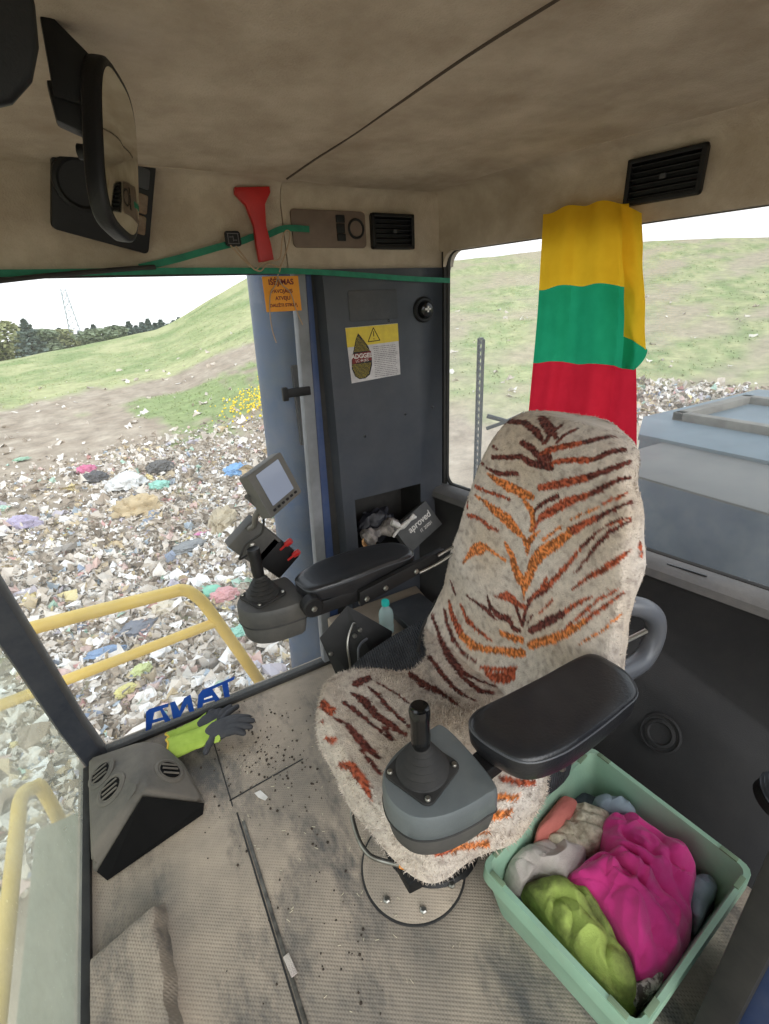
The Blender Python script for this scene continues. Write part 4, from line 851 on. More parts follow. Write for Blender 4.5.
def console(cx, cy, zt, near):
    body_plan = [(x*.91, y*.92) for x, y in [(.095, -.075), (.095, .075), (.06, .092), (-.02, .085), (-.075, .060), (-.098, .02), (-.098, -.02), (-.075, -.060), (-.02, -.085), (.06, -.092)]]
    plan = [(cx+x, cy+y) for x, y in body_plan]
    bm = bmesh.new(); loft(bm, plan, [(.82, zt-.115), (.90, zt-.105), (.955, zt-.075), (.965, zt-.058)], c=(cx, cy))
    c = from_bm('joystick_console', bm, boxdusty, seat)
    bm = bmesh.new(); loft(bm, plan, [(.93, zt-.06), (1.0, zt-.052), (1.0, zt-.018), (.985, zt-.006), (.95, zt-.001), (.90, zt), (.5, zt+.001)], c=(cx, cy))
    lid = from_bm('console_lid', bm, boxgrey if near else boxdusty, c)
    bm = bmesh.new(); tube(bm, [(cx+(x)*.985, cy+y*.985, zt-.055) for x, y in smooth_closed(body_plan, 64)], .003, 6, closed=True); from_bm('lid_seam', bm, rubber, c)
    bx_, by_ = cx-.012, cy+.012
    bm = bmesh.new(); R45 = Matrix.Rotation(math.radians(20), 3, 'Z')
    prism(bm, rrect(.104, .104, .016, 4), (bx_, by_, zt+.001), R45, .007, .003); from_bm('boot_plate', bm, rubber, c)
    bm = bmesh.new(); prof = [(.048, .007)]
    for k in range(5):
        r = .045-.0065*k; prof += [(r, .010+.011*k), (r+.003, .015+.011*k), (r-.003, .019+.011*k)]
    prof += [(.016, .066), (.012, .072)]
    lathe(bm, (bx_, by_, zt), (0, 0, 1), prof, 36); from_bm('rubber_boot', bm, rubber, c)
    bm = bmesh.new(); dirv = Vector((-.02, .0, 1)) if near else Vector((-.03, .02, 1))
    lathe(bm, Vector((bx_, by_, zt))+dirv*.062, dirv, [(.013, 0), (.0165, .01), (.0175, .03), (.0165, .055), (.018, .075), (.0185, .088), (.0165, .094), (.013, .092), (0, .0885)], 24)
    from_bm('joystick', bm, blackshine if near else black, c)
    for k in range(4):
        a = math.radians(65+90*k); bm = bmesh.new()
        lathe(bm, (bx_+.058*math.cos(a), by_+.058*math.sin(a), zt+.008), (0, 0, 1), [(.0055, 0), (.0055, .002), (.004, .004), (0, .004)], 12)
        from_bm('bolt', bm, steel, c)
    return c
console(.338, .488, .728, True); console(.262, 1.200, .738, False)
bm = bmesh.new(); hexa(bm, [(.40, .455, .655), (.40, .455, .69), (.40, .50, .655), (.40, .50, .69), (.53, .455, .68), (.53, .455, .715), (.53, .50, .68), (.53, .50, .715)], .005)
from_bm('console_arm', bm, black, seat)
bm = bmesh.new(); hexa(bm, [(.33, 1.15, .66), (.33, 1.15, .70), (.33, 1.19, .66), (.33, 1.19, .70), (.46, 1.13, .66), (.46, 1.13, .72), (.46, 1.19, .66), (.46, 1.19, .72)], .005)
from_bm('console_arm', bm, black, seat)
# far armrest linkage
bm = bmesh.new(); lathe(bm, (.352, 1.075, .735), (0, -1, 0), [(.030, -.03), (.030, 0), (.026, .004), (0, .004)], 24); from_bm('pivot_boss', bm, black, seat)
bm = bmesh.new(); ebox(bm, .350, .62, 1.09, 1.20, .690, .735, .008); from_bm('armrest_base', bm, black, seat)
bm = bmesh.new(); hexa(bm, [(.495, 1.070, .685), (.495, 1.070, .735), (.495, 1.09, .685), (.495, 1.09, .735), (.80, 1.070, .745), (.80, 1.070, .785), (.80, 1.09, .745), (.80, 1.09, .785)], .004)
from_bm('armrest_arm', bm, black, seat)
bm = bmesh.new(); tube(bm, spline([(.70, 1.065, .735), (.77, 1.062, .748), (.83, 1.06, .768), (.84, 1.06, .782), (.83, 1.062, .788), (.77, 1.065, .772)], 5), .0045, 8); from_bm('adjuster_rod', bm, steel, seat)
for x, z in ((.515, .708), (.58, .722), (.69, .742), (.352, .735)):
    bm = bmesh.new(); lathe(bm, (x, 1.071 if x < .4 else 1.069, z), (0, -1, 0), [(.009, 0), (.009, .004), (.006, .007), (0, .007)], 6); from_bm('bolt', bm, steel, seat)
# near armrest loop bracket
bm = bmesh.new()
tube(bm, spline([(.74, .47, .70), (.82, .49, .690), (.90, .50, .670), (.975, .50, .675), (1.015, .505, .72), (1.01, .51, .775), (.97, .52, .815), (.92, .545, .83), (.86, .58, .83)], 8), .024, 18)
from_bm('loop_bracket', bm, tubem, seat)
bm = bmesh.new(); tube(bm, [(.84, .535, .725), (.965, .500, .765)], .006, 8); from_bm('adjuster_rod', bm, steel, seat)
bm = bmesh.new(); lathe(bm, (.565, .40, .703), (.3, -.3, -1), [(.010, 0), (.010, .012), (.007, .022), (0, .022)], 14); from_bm('adjuster_knob', bm, steel, seat)

# ================================================================ MONITOR ON ITS ARM
mon = empty('monitor', (.27, 1.16, .80), 'small square display with dusty grey bezel on an arm beside the far joystick', 'monitor')
mc = [Vector(p) for p in ((.325, 1.117, 1.173), (.382, 1.115, 1.073), (.279, 1.051, 1.047), (.217, 1.053, 1.150))]   # top, right, bottom, left corners
c0 = sum(mc, Vector())/4
xd = ((mc[0]-mc[3])+(mc[1]-mc[2])).normalized(); yd0 = ((mc[0]-mc[1])+(mc[3]-mc[2])); nd = xd.cross(yd0).normalized(); yd = nd.cross(xd)
if nd.y > 0: nd = -nd; xd = xd; yd = nd.cross(xd)
FM = Matrix((xd, yd, nd)).transposed(); mw = ((mc[0]-mc[3]).length+(mc[1]-mc[2]).length)/2; mh = ((mc[0]-mc[1]).length+(mc[3]-mc[2]).length)/2
bm = bmesh.new(); prism(bm, rrect(mw, mh, .006, 3), c0-nd*.034, FM, .034, .003); from_bm('monitor_body', bm, bezel, mon)
bm = bmesh.new()
w2, h2 = mw/2, mh/2
ip = rrect(mw*.66, mh*.72, .002, 2, .001, .006)
prism(bm, ip, c0+nd*.0002, FM, .0012); tag(from_bm('screen', bm, screenm, mon), 'pale bluish blank screen')
yb = -h2*.80 if yd.z > 0 else h2*.80
for k in range(6):
    bm = bmesh.new(); prism(bm, rrect(.009, .006, .001, 2, (k-2.5)*.016*mw/.12, yb), c0+nd*.0005, FM, .002, .0006); from_bm('button', bm, black, mon)
bm = bmesh.new()
b0 = c0-nd*.03
tube(bm, spline([(.262, 1.10, 1.055), (.252, 1.14, 1.02), (.262, 1.22, .96), (.275, 1.36, .89)], 6), .008, 10)
tube(bm, [(.225, 1.08, 1.10), (.262, 1.11, 1.045)], .006, 8)
from_bm('support_arm', bm, bezel, mon)
bm = bmesh.new(); tube(bm, spline([(.268, 1.125, 1.02), (.262, 1.15, .965), (.225, 1.19, .925), (.207, 1.20, .890), (.210, 1.24, .86), (.250, 1.33, .82)], 8), .0035, 8); from_bm('cable', bm, rubber, mon)
mb = empty('switch_box', (.29, 1.36, .66), 'tilted grey metal switch box behind the far joystick with red knobs', 'box')
bm = bmesh.new(); rb = Matrix.Rotation(math.radians(-38), 3, 'Y'); box(bm, (.285, 1.385, .835), (.115, .05, .125), .005, rb); from_bm('box_body', bm, boxdusty, mb)
bm = bmesh.new(); box(bm, (.345, 1.39, .765), (.10, .06, .12), .006, rb); from_bm('box_base', bm, black, mb)
for (p, q) in (((.372, 1.350, .805), (.400, 1.33, .835)), ((.392, 1.350, .760), (.420, 1.33, .788))):
    bm = bmesh.new(); lathe(bm, p, Vector(q)-Vector(p), [(.004, -.02), (.004, .004), (.009, .008), (.011, .026), (.009, .032), (0, .032)], 16); from_bm('knob', bm, red, mb)
bm = bmesh.new(); lathe(bm, (.275, 1.357, .835), (0, -1, .1), [(.010, 0), (.010, .004), (.005, .007), (0, .007)], 6); from_bm('bolt', bm, steel, mb)

# ================================================================ RIGHT CONSOLE, BOTTLE, BRACKET
con = empty('side_console', (.9, 1.45, 0), 'low dusty side console along the right wall under the far armrest', 'console')
bm = bmesh.new(); hexa(bm, [(.60, 1.24, 0), (.60, 1.24, .272), (.585, 1.628, 0), (.585, 1.628, .272), (.98, 1.22, 0), (.98, 1.22, .272), (1.05, 1.628, 0), (1.05, 1.628, .272)], .012)
from_bm('console_body', bm, mat('dusty_beige_top', srgb(150, 136, 120), srgb(126, 114, 100), 6, .8, dust=.3), con)
bm = bmesh.new(); ebox(bm, .82, 1.0, 1.27, 1.52, .272, .31, .01); from_bm('console_lid', bm, plastic, con)
bt = empty('bottle', (.755, 1.40, .272), 'small clear plastic bottle with a teal cap standing on the side console', 'bottle')
bm = bmesh.new(); lathe(bm, (.755, 1.40, .273), (0, 0, 1), [(.026, 0), (.030, .006), (.030, .035), (.028, .040), (.030, .045), (.030, .085), (.026, .105), (.014, .122), (.013, .130)], 28); from_bm('bottle_body', bm, bottlem, bt)
bmat = bottlem.node_tree.nodes; pb = [x for x in bmat if x.type == 'BSDF_PRINCIPLED'][0]; pb.inputs['Transmission Weight'].default_value = .55; pb.inputs['IOR'].default_value = 1.2
bm = bmesh.new(); lathe(bm, (.755, 1.40, .403), (0, 0, 1), [(.016, 0), (.016, .016), (.014, .020), (0, .020)], 24); from_bm('cap', bm, tealcap, bt)
br = empty('bracket', (.56, 1.29, .0), 'black open sheet metal bracket with bent steel rods between seat and side window', 'bracket')
def quad(bm, pts, th=.003, dirv=None):
    P = [Vector(p) for p in pts]; nrm_ = (P[1]-P[0]).cross(P[2]-P[0]).normalized()*th
    A = [bm.verts.new(p) for p in P]; B = [bm.verts.new(p+nrm_) for p in P]; n = len(P)
    bm.faces.new(A); bm.faces.new(B[::-1])
    for k in range(n): bm.faces.new((A[k], A[(k+1) % n], B[(k+1) % n], B[k]))
bm = bmesh.new()
quad(bm, [(.555, 1.32, .52), (.690, 1.24, .40), (.61, 1.16, .27), (.52, 1.215, .27)])
quad(bm, [(.44, 1.32, .43), (.555, 1.32, .52), (.52, 1.215, .27), (.47, 1.24, .26)])
quad(bm, [(.555, 1.32, .52), (.690, 1.24, .40), (.70, 1.33, .34), (.55, 1.40, .40)])
quad(bm, [(.47, 1.24, .0), (.52, 1.215, .0), (.52, 1.215, .28), (.47, 1.24, .27)])
from_bm('bracket_plate', bm, black, br)
bm = bmesh.new(); tube(bm, spline([(.56, 1.27, .475), (.545, 1.26, .48), (.510, 1.235, .44), (.500, 1.21, .36), (.505, 1.20, .14)], 6), .004, 8); from_bm('rod', bm, steel, br)
bm = bmesh.new(); tube(bm, spline([(.585, 1.235, .42), (.55, 1.22, .42), (.532, 1.205, .38), (.535, 1.195, .16)], 6), .0045, 8); from_bm('rod', bm, tubem, br)
for p in ((.545, 1.25, .44), (.462, 1.285, .375), (.62, 1.205, .36), (.565, 1.245, .46)):
    bm = bmesh.new(); lathe(bm, p, (-.1, -.9, .3), [(.008, -.004), (.008, .004), (.005, .007), (0, .007)], 8); from_bm('bolt', bm, steel, br)

# rear wall round cover and bellows
rc = empty('round_cover', RW(.98, .09, -.13), 'round ribbed cover low on the dark rear trim', 'cover')
bm = bmesh.new(); lathe(bm, RW(1.09, .215, -.200), (-NR*.80+Vector((0, 0, .55))).normalized(), [(.060, 0), (.060, .006), (.054, .009), (.052, .004), (.044, .004), (.042, .010), (.034, .012), (.030, .006), (0, .006)], 40); from_bm('cover_ring', bm, walldark, rc)
be = empty('rubber_bellows', (1.35, .28, .40), 'black ribbed rubber bellows at the right edge beside the door post', 'bellows')
bm = bmesh.new(); pr = []
for k in range(9): pr += [(.055, .012*k), (.044, .012*k+.006)]
lathe(bm, (1.20, .225, .34), (.15, -.5, .85), pr, 32); from_bm('bellows_body', bm, tubem, be)
bm = bmesh.new(); lathe(bm, (1.195, .24, .31), (.15, -.5, .85), [(.045, 0), (.05, .02), (.055, .03)], 24); from_bm('bellows_base', bm, black, be)

# ================================================================ HEADLINER FITTINGS
sp = empty('switch_plate', (.78, 1.648, 1.67), 'taupe roof switch plate with a rocker and round ring next to an air vent', 'switch')
bm = bmesh.new(); prism(bm, rrect(.265, .108, .014, 4), (.758, 1.650, 1.735), FSD, .010, .004); from_bm('plate', bm, ceilplast, sp)
bm = bmesh.new()
for z in (1.765, 1.712): box(bm, (.795, 1.638, z), (.030, .008, .022), .002)
box(bm, (.795, 1.640, 1.738), (.030, .006, .028), .002)
from_bm('rocker_switch', bm, black, sp)
bm = bmesh.new(); tube(bm, [(.852+.027*math.cos(2*PI*k/32), 1.638, 1.738+.027*math.sin(2*PI*k/32)) for k in range(32)], .004, 8, closed=True); from_bm('ring', bm, black, sp)
bm = bmesh.new(); lathe(bm, (.852, 1.641, 1.738), (0, -1, 0), [(.025, 0), (.024, .002), (0, .002)], 28); from_bm('round_insert', bm, ceilplast, sp)
def vent(loc, Fm, w, h, label):
    v = empty('air_vent', loc, label, 'vent', 'black roof air vents'); loc = Vector(loc)
    bm = bmesh.new()
    prism(bm, rrect(w, h, .008, 3), loc, Fm, .006, .002)
    for (cx, cy, sw, sh) in ((0, h/2-.006, w, .012), (0, -h/2+.006, w, .012), (-w/2+.006, 0, .012, h), (w/2-.006, 0, .012, h)):
        prism(bm, rrect(sw, sh, .003, 2, cx, cy), loc+Fm @ Vector((0, 0, .005)), Fm, .018, .003)
    from_bm('vent_frame', bm, black, v)
    k = 6
    for i in range(k):
        bm = bmesh.new(); y = -h/2+.017+(h-.034)*i/(k-1)
        box(bm, loc+Fm @ Vector((0, y, .014)), (w-.024, .003, .014), .001, Fm @ Matrix.Rotation(math.radians(28), 3, 'X')); from_bm('slat', bm, black, v)
    bm = bmesh.new(); box(bm, loc+Fm @ Vector((.002, 0, .024)), (.014, .012, .008), .002, Fm); from_bm('thumb_tab', bm, plastic, v)
    return v
vent((.995, 1.650, 1.732), FSD, .170, .108, 'black slatted air vent in the roof fabric above the dark corner panel')
vent(RW(.77, 1.765, -.012), FR, .185, .105, 'black slatted air vent above the rear window beside the striped flag')

# lamp and speaker housing under the roof, near the mirror
FL = frame_from(Vector((.15, -1, -.28)))
lp = empty('roof_lamp', (.10, 1.60, 1.70), 'black roof lamp housing with brown lens and round speaker behind the mirror', 'lamp')
lc = Vector((.112, 1.595, 1.800))
Fl = FL @ Matrix.Rotation(math.radians(-14), 3, 'Z')
bm = bmesh.new(); prism(bm, rrect(.225, .235, .012, 3), lc, Fl, .022, .004); from_bm('housing', bm, black, lp)
bm = bmesh.new(); lathe(bm, lc+Fl @ Vector((-.055, .0, .022)), Fl @ Vector((0, 0, 1)), [(.060, 0), (.060, .012), (.052, .016), (.046, .010), (0, .008)], 36); from_bm('speaker', bm, black, lp)
for y in (.058, .0, -.05):
    bm = bmesh.new(); prism(bm, rrect(.062, .046, .005, 2, .066, y), lc+Fl @ Vector((0, 0, .021)), Fl, .010, .003); from_bm('lens', bm, lensm if y < .05 else plastic, lp)
# mirror on its bracket
mi = empty('interior_mirror', (.08, 1.22, 1.85), 'tall black framed cab mirror seen nearly edge-on, hanging from a black bracket', 'mirror')
nm_ = Vector((.90, -.42, -.12)).normalized(); FMi = frame_from(nm_, (.25, 0, 1)) @ Matrix.Rotation(math.radians(-8), 3, 'Z')
mcn = Vector((.100, .94, 1.722))
outl = [(x*.066, y*.112) for x, y in [(math.copysign(abs(math.cos(a))**.6, math.cos(a)), math.copysign(abs(math.sin(a))**.6, math.sin(a))) for a in [2*PI*k/56 for k in range(56)]]]
bm = bmesh.new(); prism(bm, outl, mcn-nm_*.024, FMi, .026, .008, 3); from_bm('mirror_shell', bm, black, mi)
bm = bmesh.new()
rg = []
for s, h in ((.90, .0026), (.6, .0045), (.3, .0056), (.02, .006)): rg.append([bm.verts.new(mcn+FMi @ Vector((x*s, y*s, h))) for x, y in outl])
for A, B in zip(rg, rg[1:]):
    for k in range(56): bm.faces.new((A[k], A[(k+1) % 56], B[(k+1) % 56], B[k]))
bm.faces.new(rg[-1])
from_bm('mirror_glass', bm, mat('mirror_silver', srgb(225, 225, 215), None, rough=.04, metal=1), mi)
bm = bmesh.new(); lathe(bm, mcn-nm_*.022, -nm_, [(.036, 0), (.034, .008), (.016, .018), (.010, .024), (.010, .036)], 28); from_bm('ball_mount', bm, black, mi)
bm = bmesh.new(); A_ = Vector((.075, 1.20, 1.79))
hexa(bm, [(.028, .93, 1.755), (.028, .93, 1.80), (.028, .96, 1.755), (.028, .96, 1.80), (.082, .93, 1.735), (.082, .93, 1.80), (.082, .96, 1.735), (.082, .96, 1.80)], .004)
from_bm('clamp', bm, black, mi)
bm = bmesh.new()
prism(bm, [(-.030, -.035), (-.022, .055), (-.012, .055), (.040, .005), (.040, -.055), (.030, -.06), (.010, -.042)], (.062, .955, 1.815), FSD, .03, .004)
from_bm('bracket_arm', bm, black, mi)
# dark visor corner at top left
vs_ = empty('sun_visor', (-.05, 1.0, 1.75), 'black rounded visor hanging at the top left corner of the picture', 'visor')
bm = bmesh.new(); fv = frame_from((.55, -.80, -.15)) @ Matrix.Rotation(math.radians(-10), 3, 'Z')
prism(bm, [(.036, .14), (.034, .078), (.028, .045), (.014, .016), (-.010, -.006), (-.040, -.016), (-.12, -.022), (-.2, -.022), (-.2, .14)], (-.006, .76, 1.722), frame_from((.1, -1, -.1)), .022, .008, 3); from_bm('visor_pad', bm, black, vs_)
bm = bmesh.new(); tube(bm, [(-.06, .765, 1.80), (-.06, .80, 1.86)], .008, 10); from_bm('visor_arm', bm, black, vs_)

# red hammer, cords, badge, straps ---------------------------------
hm = empty('emergency_hammer', (.52, 1.64, 1.62), 'red plastic emergency hammer clipped to the roof fabric above the side window', 'hammer')
bm = bmesh.new()
prism(bm, [(x*1.45, y) for x, y in [(-.036, .10), (.036, .10), (.036, .085), (.020, .055), (.014, .0), (.017, -.05), (.017, -.095), (-.015, -.095), (-.015, -.05), (-.012, .0), (-.020, .055), (-.038, .085)]], (.516, 1.640, 1.735), FSD @ Matrix.Rotation(math.radians(4), 3, 'Z'), .022, .004)
from_bm('hammer_body', bm, red, hm)
bm = bmesh.new(); lathe(bm, (.522, 1.648, 1.832), (0, 0, 1), [(.012, -.01), (.012, .006), (.004, .014), (0, .014)], 12); from_bm('steel_tip', bm, black, hm)
def ribbon(bm, pts, w, th=.002, wd=(0, 0, 1)):
    pts = [Vector(p) for p in pts]; W = Vector(wd); R_ = []
    for i, p in enumerate(pts):
        t = (pts[min(i+1, len(pts)-1)]-pts[max(i-1, 0)]).normalized(); nn = t.cross(W).normalized(); u = nn.cross(t)
        R_.append([bm.verts.new(p+u*sw*w/2+nn*sn*th/2) for sw, sn in ((1, 1), (1, -1), (-1, -1), (-1, 1))])
    for A, B in zip(R_, R_[1:]):
        for k in range(4): bm.faces.new((A[k], A[(k+1) % 4], B[(k+1) % 4], B[k]))
    bm.faces.new(R_[0]); bm.faces.new(R_[-1][::-1])
bm = bmesh.new(); ribbon(bm, spline([(.16, 1.640, 1.628), (.26, 1.632, 1.648), (.38, 1.628, 1.678), (.46, 1.640, 1.697), (.50, 1.646, 1.710), (.545, 1.646, 1.716), (.60, 1.634, 1.733), (.68, 1.632, 1.732)], 5), .018, .002)
tag(from_bm('green_strap', bm, strapg), 'short green strap slung behind the red hammer to the switch plate', 'strap')
bm = bmesh.new(); ribbon(bm, spline([(-.60, 1.632, 1.63), (-.2, 1.63, 1.618), (.2, 1.63, 1.618), (.60, 1.626, 1.613), (.85, 1.622, 1.597), (1.05, 1.62, 1.582), (1.225, 1.61, 1.572)], 5), .017, .002)
tag(from_bm('green_strap', bm, strapg), 'long green strap stretched across the window top and the dark panel', 'strap')
bm = bmesh.new(); tube(bm, spline([(-.75, 1.60, 1.50), (-.4, 1.605, 1.565), (-.16, 1.61, 1.600), (.10, 1.62, 1.622), (.2, 1.628, 1.628)], 6), .006, 8)
tag(from_bm('black_cord', bm, strapg if False else rubber), 'thin dark cord sagging across the top left of the side window', 'cord')
bd = empty('badge', (.425, 1.60, 1.655), 'small grey number badge clipped to the green strap left of the hammer', 'badge')
bm = bmesh.new(); prism(bm, rrect(.046, .040, .008, 4), (.428, 1.622, 1.700), FSD, .010, .003); from_bm('badge_body', bm, black, bd)
bm = bmesh.new()
for k, (x, z, w_, h_) in enumerate(((0, .013, .034, .002), (0, -.013, .034, .002), (-.015, 0, .002, .026), (.015, 0, .002, .026), (-.005, .004, .012, .002), (.006, -.004, .010, .002), (0, .0, .002, .014))):
    box(bm, (.428+x, 1.6115, 1.700+z), (w_, .001, h_))
from_bm('badge_mark', bm, inkthin, bd, False)
bm = bmesh.new()
tube(bm, spline([(.432, 1.612, 1.680), (.45, 1.605, 1.652), (.47, 1.60, 1.622), (.482, 1.60, 1.617), (.50, 1.60, 1.632), (.53, 1.60, 1.640), (.56, 1.60, 1.648), (.575, 1.60, 1.70), (.590, 1.60, 1.722), (.602, 1.60, 1.715), (.59, 1.60, 1.68), (.565, 1.598, 1.635), (.555, 1.60, 1.622), (.52, 1.60, 1.632), (.49, 1.60, 1.612), (.455, 1.602, 1.635), (.415, 1.607, 1.682)], 7), .0022, 6)
tag(from_bm('knotted_string', bm, cordm), 'beige string looped round the green strap and tied under the hammer', 'string')
bm = bmesh.new()
tube(bm, spline([(.56, 1.642, 1.60), (.550, 1.645, 1.575), (.530, 1.645, 1.55), (.520, 1.646, 1.50), (.520, 1.646, 1.44), (.528, 1.646, 1.40)], 6), .0018, 6)
tube(bm, spline([(.56, 1.642, 1.60), (.572, 1.645, 1.575), (.598, 1.645, 1.55), (.61, 1.645, 1.50), (.628, 1.645, 1.45)], 6), .0018, 6)
tube(bm, spline([(.56, 1.60, 1.63), (.562, 1.62, 1.615), (.56, 1.645, 1.60)], 4), .0018, 6)
tag(from_bm('hanging_string', bm, cordm), 'thin beige string ends hanging in front of the orange sticker', 'string')
og = empty('exit_sticker', (.565, 1.668, 1.50), 'orange emergency exit sticker with red-black lettering at the side window corner', 'sticker')
bm = bmesh.new(); prism(bm, rrect(.122, .105, .002, 2), (.572, 1.6535, 1.548), FSD, .0008); from_bm('sticker_sheet', bm, orange, og, False)
text('sticker_word', 'IŠĖJIMAS', .023, (.572, 1.6522, 1.583), FSD, inkred, og, .0002, 0, .0007)
text('sticker_word', 'PAVOJAUS', .0155, (.572, 1.6522, 1.556), FSD, inkred, og, .0002, 0, .0004)
text('sticker_word', 'ATVEJU', .0155, (.572, 1.6522, 1.535), FSD, inkred, og, .0002, 0, .0004)
text('sticker_word', 'DAUŽTI STIKLĄ', .0135, (.572, 1.6522, 1.514), FSD, inkred, og, .0002, 0, .0004)
la = empty('window_latch', (.64, 1.63, 1.20), 'small black window latch beside the blue pillar', 'latch')
bm = bmesh.new(); ebox(bm, .540, .63, 1.640, 1.654, 1.215, 1.245, .003); ebox(bm, .525, .545, 1.636, 1.654, 1.205, 1.252, .004); from_bm('latch_body', bm, black, la)
# blue lettering on the side window, made to be read from outside
td = empty('window_lettering', (0, 1.674, .04), 'blue mirrored maker lettering stuck low on the side window', 'sticker')
FO = frame_from((0, 1, 0))
for grp_ in (TANA_L[0:2], TANA_L[2:3], TANA_L[3:5]):
    bm = bmesh.new()
    for k_, poly_ in enumerate(grp_): quadlab(bm, [(x, z+.012) for x, z in poly_], 1.6715-.0002*k_, .0006)
    from_bm('letter_shape', bm, tana, td, False)

# ================================================================ FLAG
FLAGTL = 1
for m_ in (fy, fg, frd):      # thin cloth lets daylight through
    nt = m_.node_tree; pb = [x for x in nt.nodes if x.type == 'BSDF_PRINCIPLED'][0]; ou = [x for x in nt.nodes if x.type == 'OUTPUT_MATERIAL'][0]
    tl = nt.nodes.new('ShaderNodeBsdfTranslucent'); mx = nt.nodes.new('ShaderNodeMixShader'); mx.inputs[0].default_value = .58
    src = pb.inputs['Base Color'].links[0].from_socket; nt.links.new(src, tl.inputs[0])
    nt.links.new(pb.outputs[0], mx.inputs[1]); nt.links.new(tl.outputs[0], mx.inputs[2]); nt.links.new(mx.outputs[0], ou.inputs[0])
fl = empty('striped_flag', RW(.55, 1.0, -.04), 'yellow green and red striped cloth flag hanging over the rear window', 'flag')
def cloth_rw(name, fn, nu, nv, mats_fn, mats, th=.0012):
    bm = bmesh.new(); g = [[bm.verts.new(fn(i/nu, j/nv)) for j in range(nv+1)] for i in range(nu+1)]
    for i in range(nu):
        for j in range(nv):
            f = bm.faces.new((g[i][j], g[i+1][j], g[i+1][j+1], g[i][j+1])); f.material_index = mats_fn((i+.5)/nu, (j+.5)/nv)
    me = bpy.data.meshes.new(name); bm.to_mesh(me); bm.free()
    o = link(name, me, mats, fl)
    return o
ZT, Z1, Z2, ZB = 1.728, 1.522, 1.302, .98
def flagpt(u, v):
    z = ZT+(ZB-ZT)*v
    sL = .446+.008*math.sin(v*3); sR = .700+.165*v-.02*v*v
    s = sL+(sR-sL)*u
    z += .012*math.sin(u*2.9)*(1-v) - .012*u*(1-v) - .045*(u-.5)*v*0
    o = -.045-.015*v+.012*(1-abs(math.sin(u*6.5+1.2*v+.5)))**3*min(1, v*2+.3)-.010*(1-abs(math.sin(u*4.2-2.4*v)))**4*v+(.006+.014*v)*math.sin(u*15+2.2*v+.6)*math.sin(u*PI*.9+.2)+.006*math.sin(u*31+v*5)*v+.010*noise.noise(Vector((u*4, v*3, 1)))
    z -= .004*math.sin(u*15+2.2*v)
    return RW(s, z, o)
def band(u, v):
    z = ZT+(ZB-ZT)*v
    return 0 if z > Z1 else (1 if z > Z2 else 2)
cloth_rw('flag_cloth', flagpt, 60, 152, band, [fy, fg, frd])
def flappt(u, v):
    zt = 1.715-.03*u; zb = 1.385-.035*u
    z = zt+(zb-zt)*v
    sR = .748+.065*v; sL = .690+.065*v if v < .60 else .729+.018*(v-.6)/.4
    s = sL+(sR-sL)*u
    return RW(s, z, -.072+.010*math.sin(u*PI)+.012*noise.noise(Vector((u*2, v*4, 7))))
cloth_rw('folded_edge', flappt, 14, 60, lambda u, v: 0, [fy])
def tippt(u, v):
    z = 1.395-.10*v-.045*u*(1-v)*1.0; s = .745+(.070-.03*v*v)*u+.005*v
    return RW(s, z, -.066+.008*math.sin(u*PI+v))
cloth_rw('folded_tip', tippt, 14, 20, lambda u, v: 0, [fg])

# ================================================================ CRATE OF CLOTHES
cr_ = empty('plastic_crate', (.82, .39, 0), 'mint green plastic crate full of old clothes on the floor beside the seat', 'crate')
CT = [Vector(p) for p in ((.525, .550, .192), (.583, .158, .192), (1.085, .193, .192), (1.050, .640, .192))]
CB = [Vector(p) for p in ((.570, .530, 0), (.618, .200, 0), (1.045, .225, 0), (1.020, .595, 0))]
cc0 = sum(CT, Vector())/4
def corner_ring(P, k, z=None):
    out = []; c = sum(P, Vector())/4
    n_ = len(P)
    for i in range(n_):
        p = P[i]; a = (P[i-1]-p).normalized(); b = (P[(i+1) % n_]-p).normalized(); r = .03
        for t_ in range(5):
            u = t_/4; out.append((p+a*r*(1-u)**2+b*r*u**2) if True else p)
    out = [c+(p-c)*k for p in out]
    if z is not None: out = [Vector((p.x, p.y, z)) for p in out]
    return out
bm = bmesh.new()
rings = [corner_ring(CB, 1.0, .001), corner_ring([CB[i].lerp(CT[i], .80) for i in range(4)], 1.0), corner_ring([CB[i].lerp(CT[i], .81) for i in range(4)], 1.035), corner_ring(CT, 1.0), corner_ring(CT, .995, .197), corner_ring(CT, .945, .197), corner_ring(CT, .935, .189), corner_ring([CB[i].lerp(CT[i], .5) for i in range(4)], .95, .09), corner_ring(CB, .95, .008)]
vr = [[bm.verts.new(p) for p in r] for r in rings]; n = len(vr[0])
for A, B in zip(vr, vr[1:]):
    for k in range(n): bm.faces.new((A[k], A[(k+1) % n], B[(k+1) % n], B[k]))
bm.faces.new(vr[0][::-1]); bm.faces.new(vr[-1])
from_bm('crate_shell', bm, cratem, cr_)
for i in range(4):      # stacking notches on the rim
    a, b = CT[i], CT[(i+1) % 4]; ab, bb = CB[i], CB[(i+1) % 4]; e = (b-a).normalized(); out_ = Vector((e.y, -e.x, 0)); out_ = out_ if (a+out_-cc0).length > (a-out_-cc0).length else -out_
    rz = Matrix.Rotation(math.atan2(e.y, e.x), 3, 'Z')
    for u in (.12, .88):
        bm = bmesh.new(); box(bm, a.lerp(b, u)-out_*.010+Vector((0, 0, .0055)), (.040, .012, .006), .002, rz); tag(from_bm('rim_notch', bm, mat('grimy_notch', srgb(120, 140, 112), None)if 'grimy_notch' not in MATS else MATS['grimy_notch'], cr_))

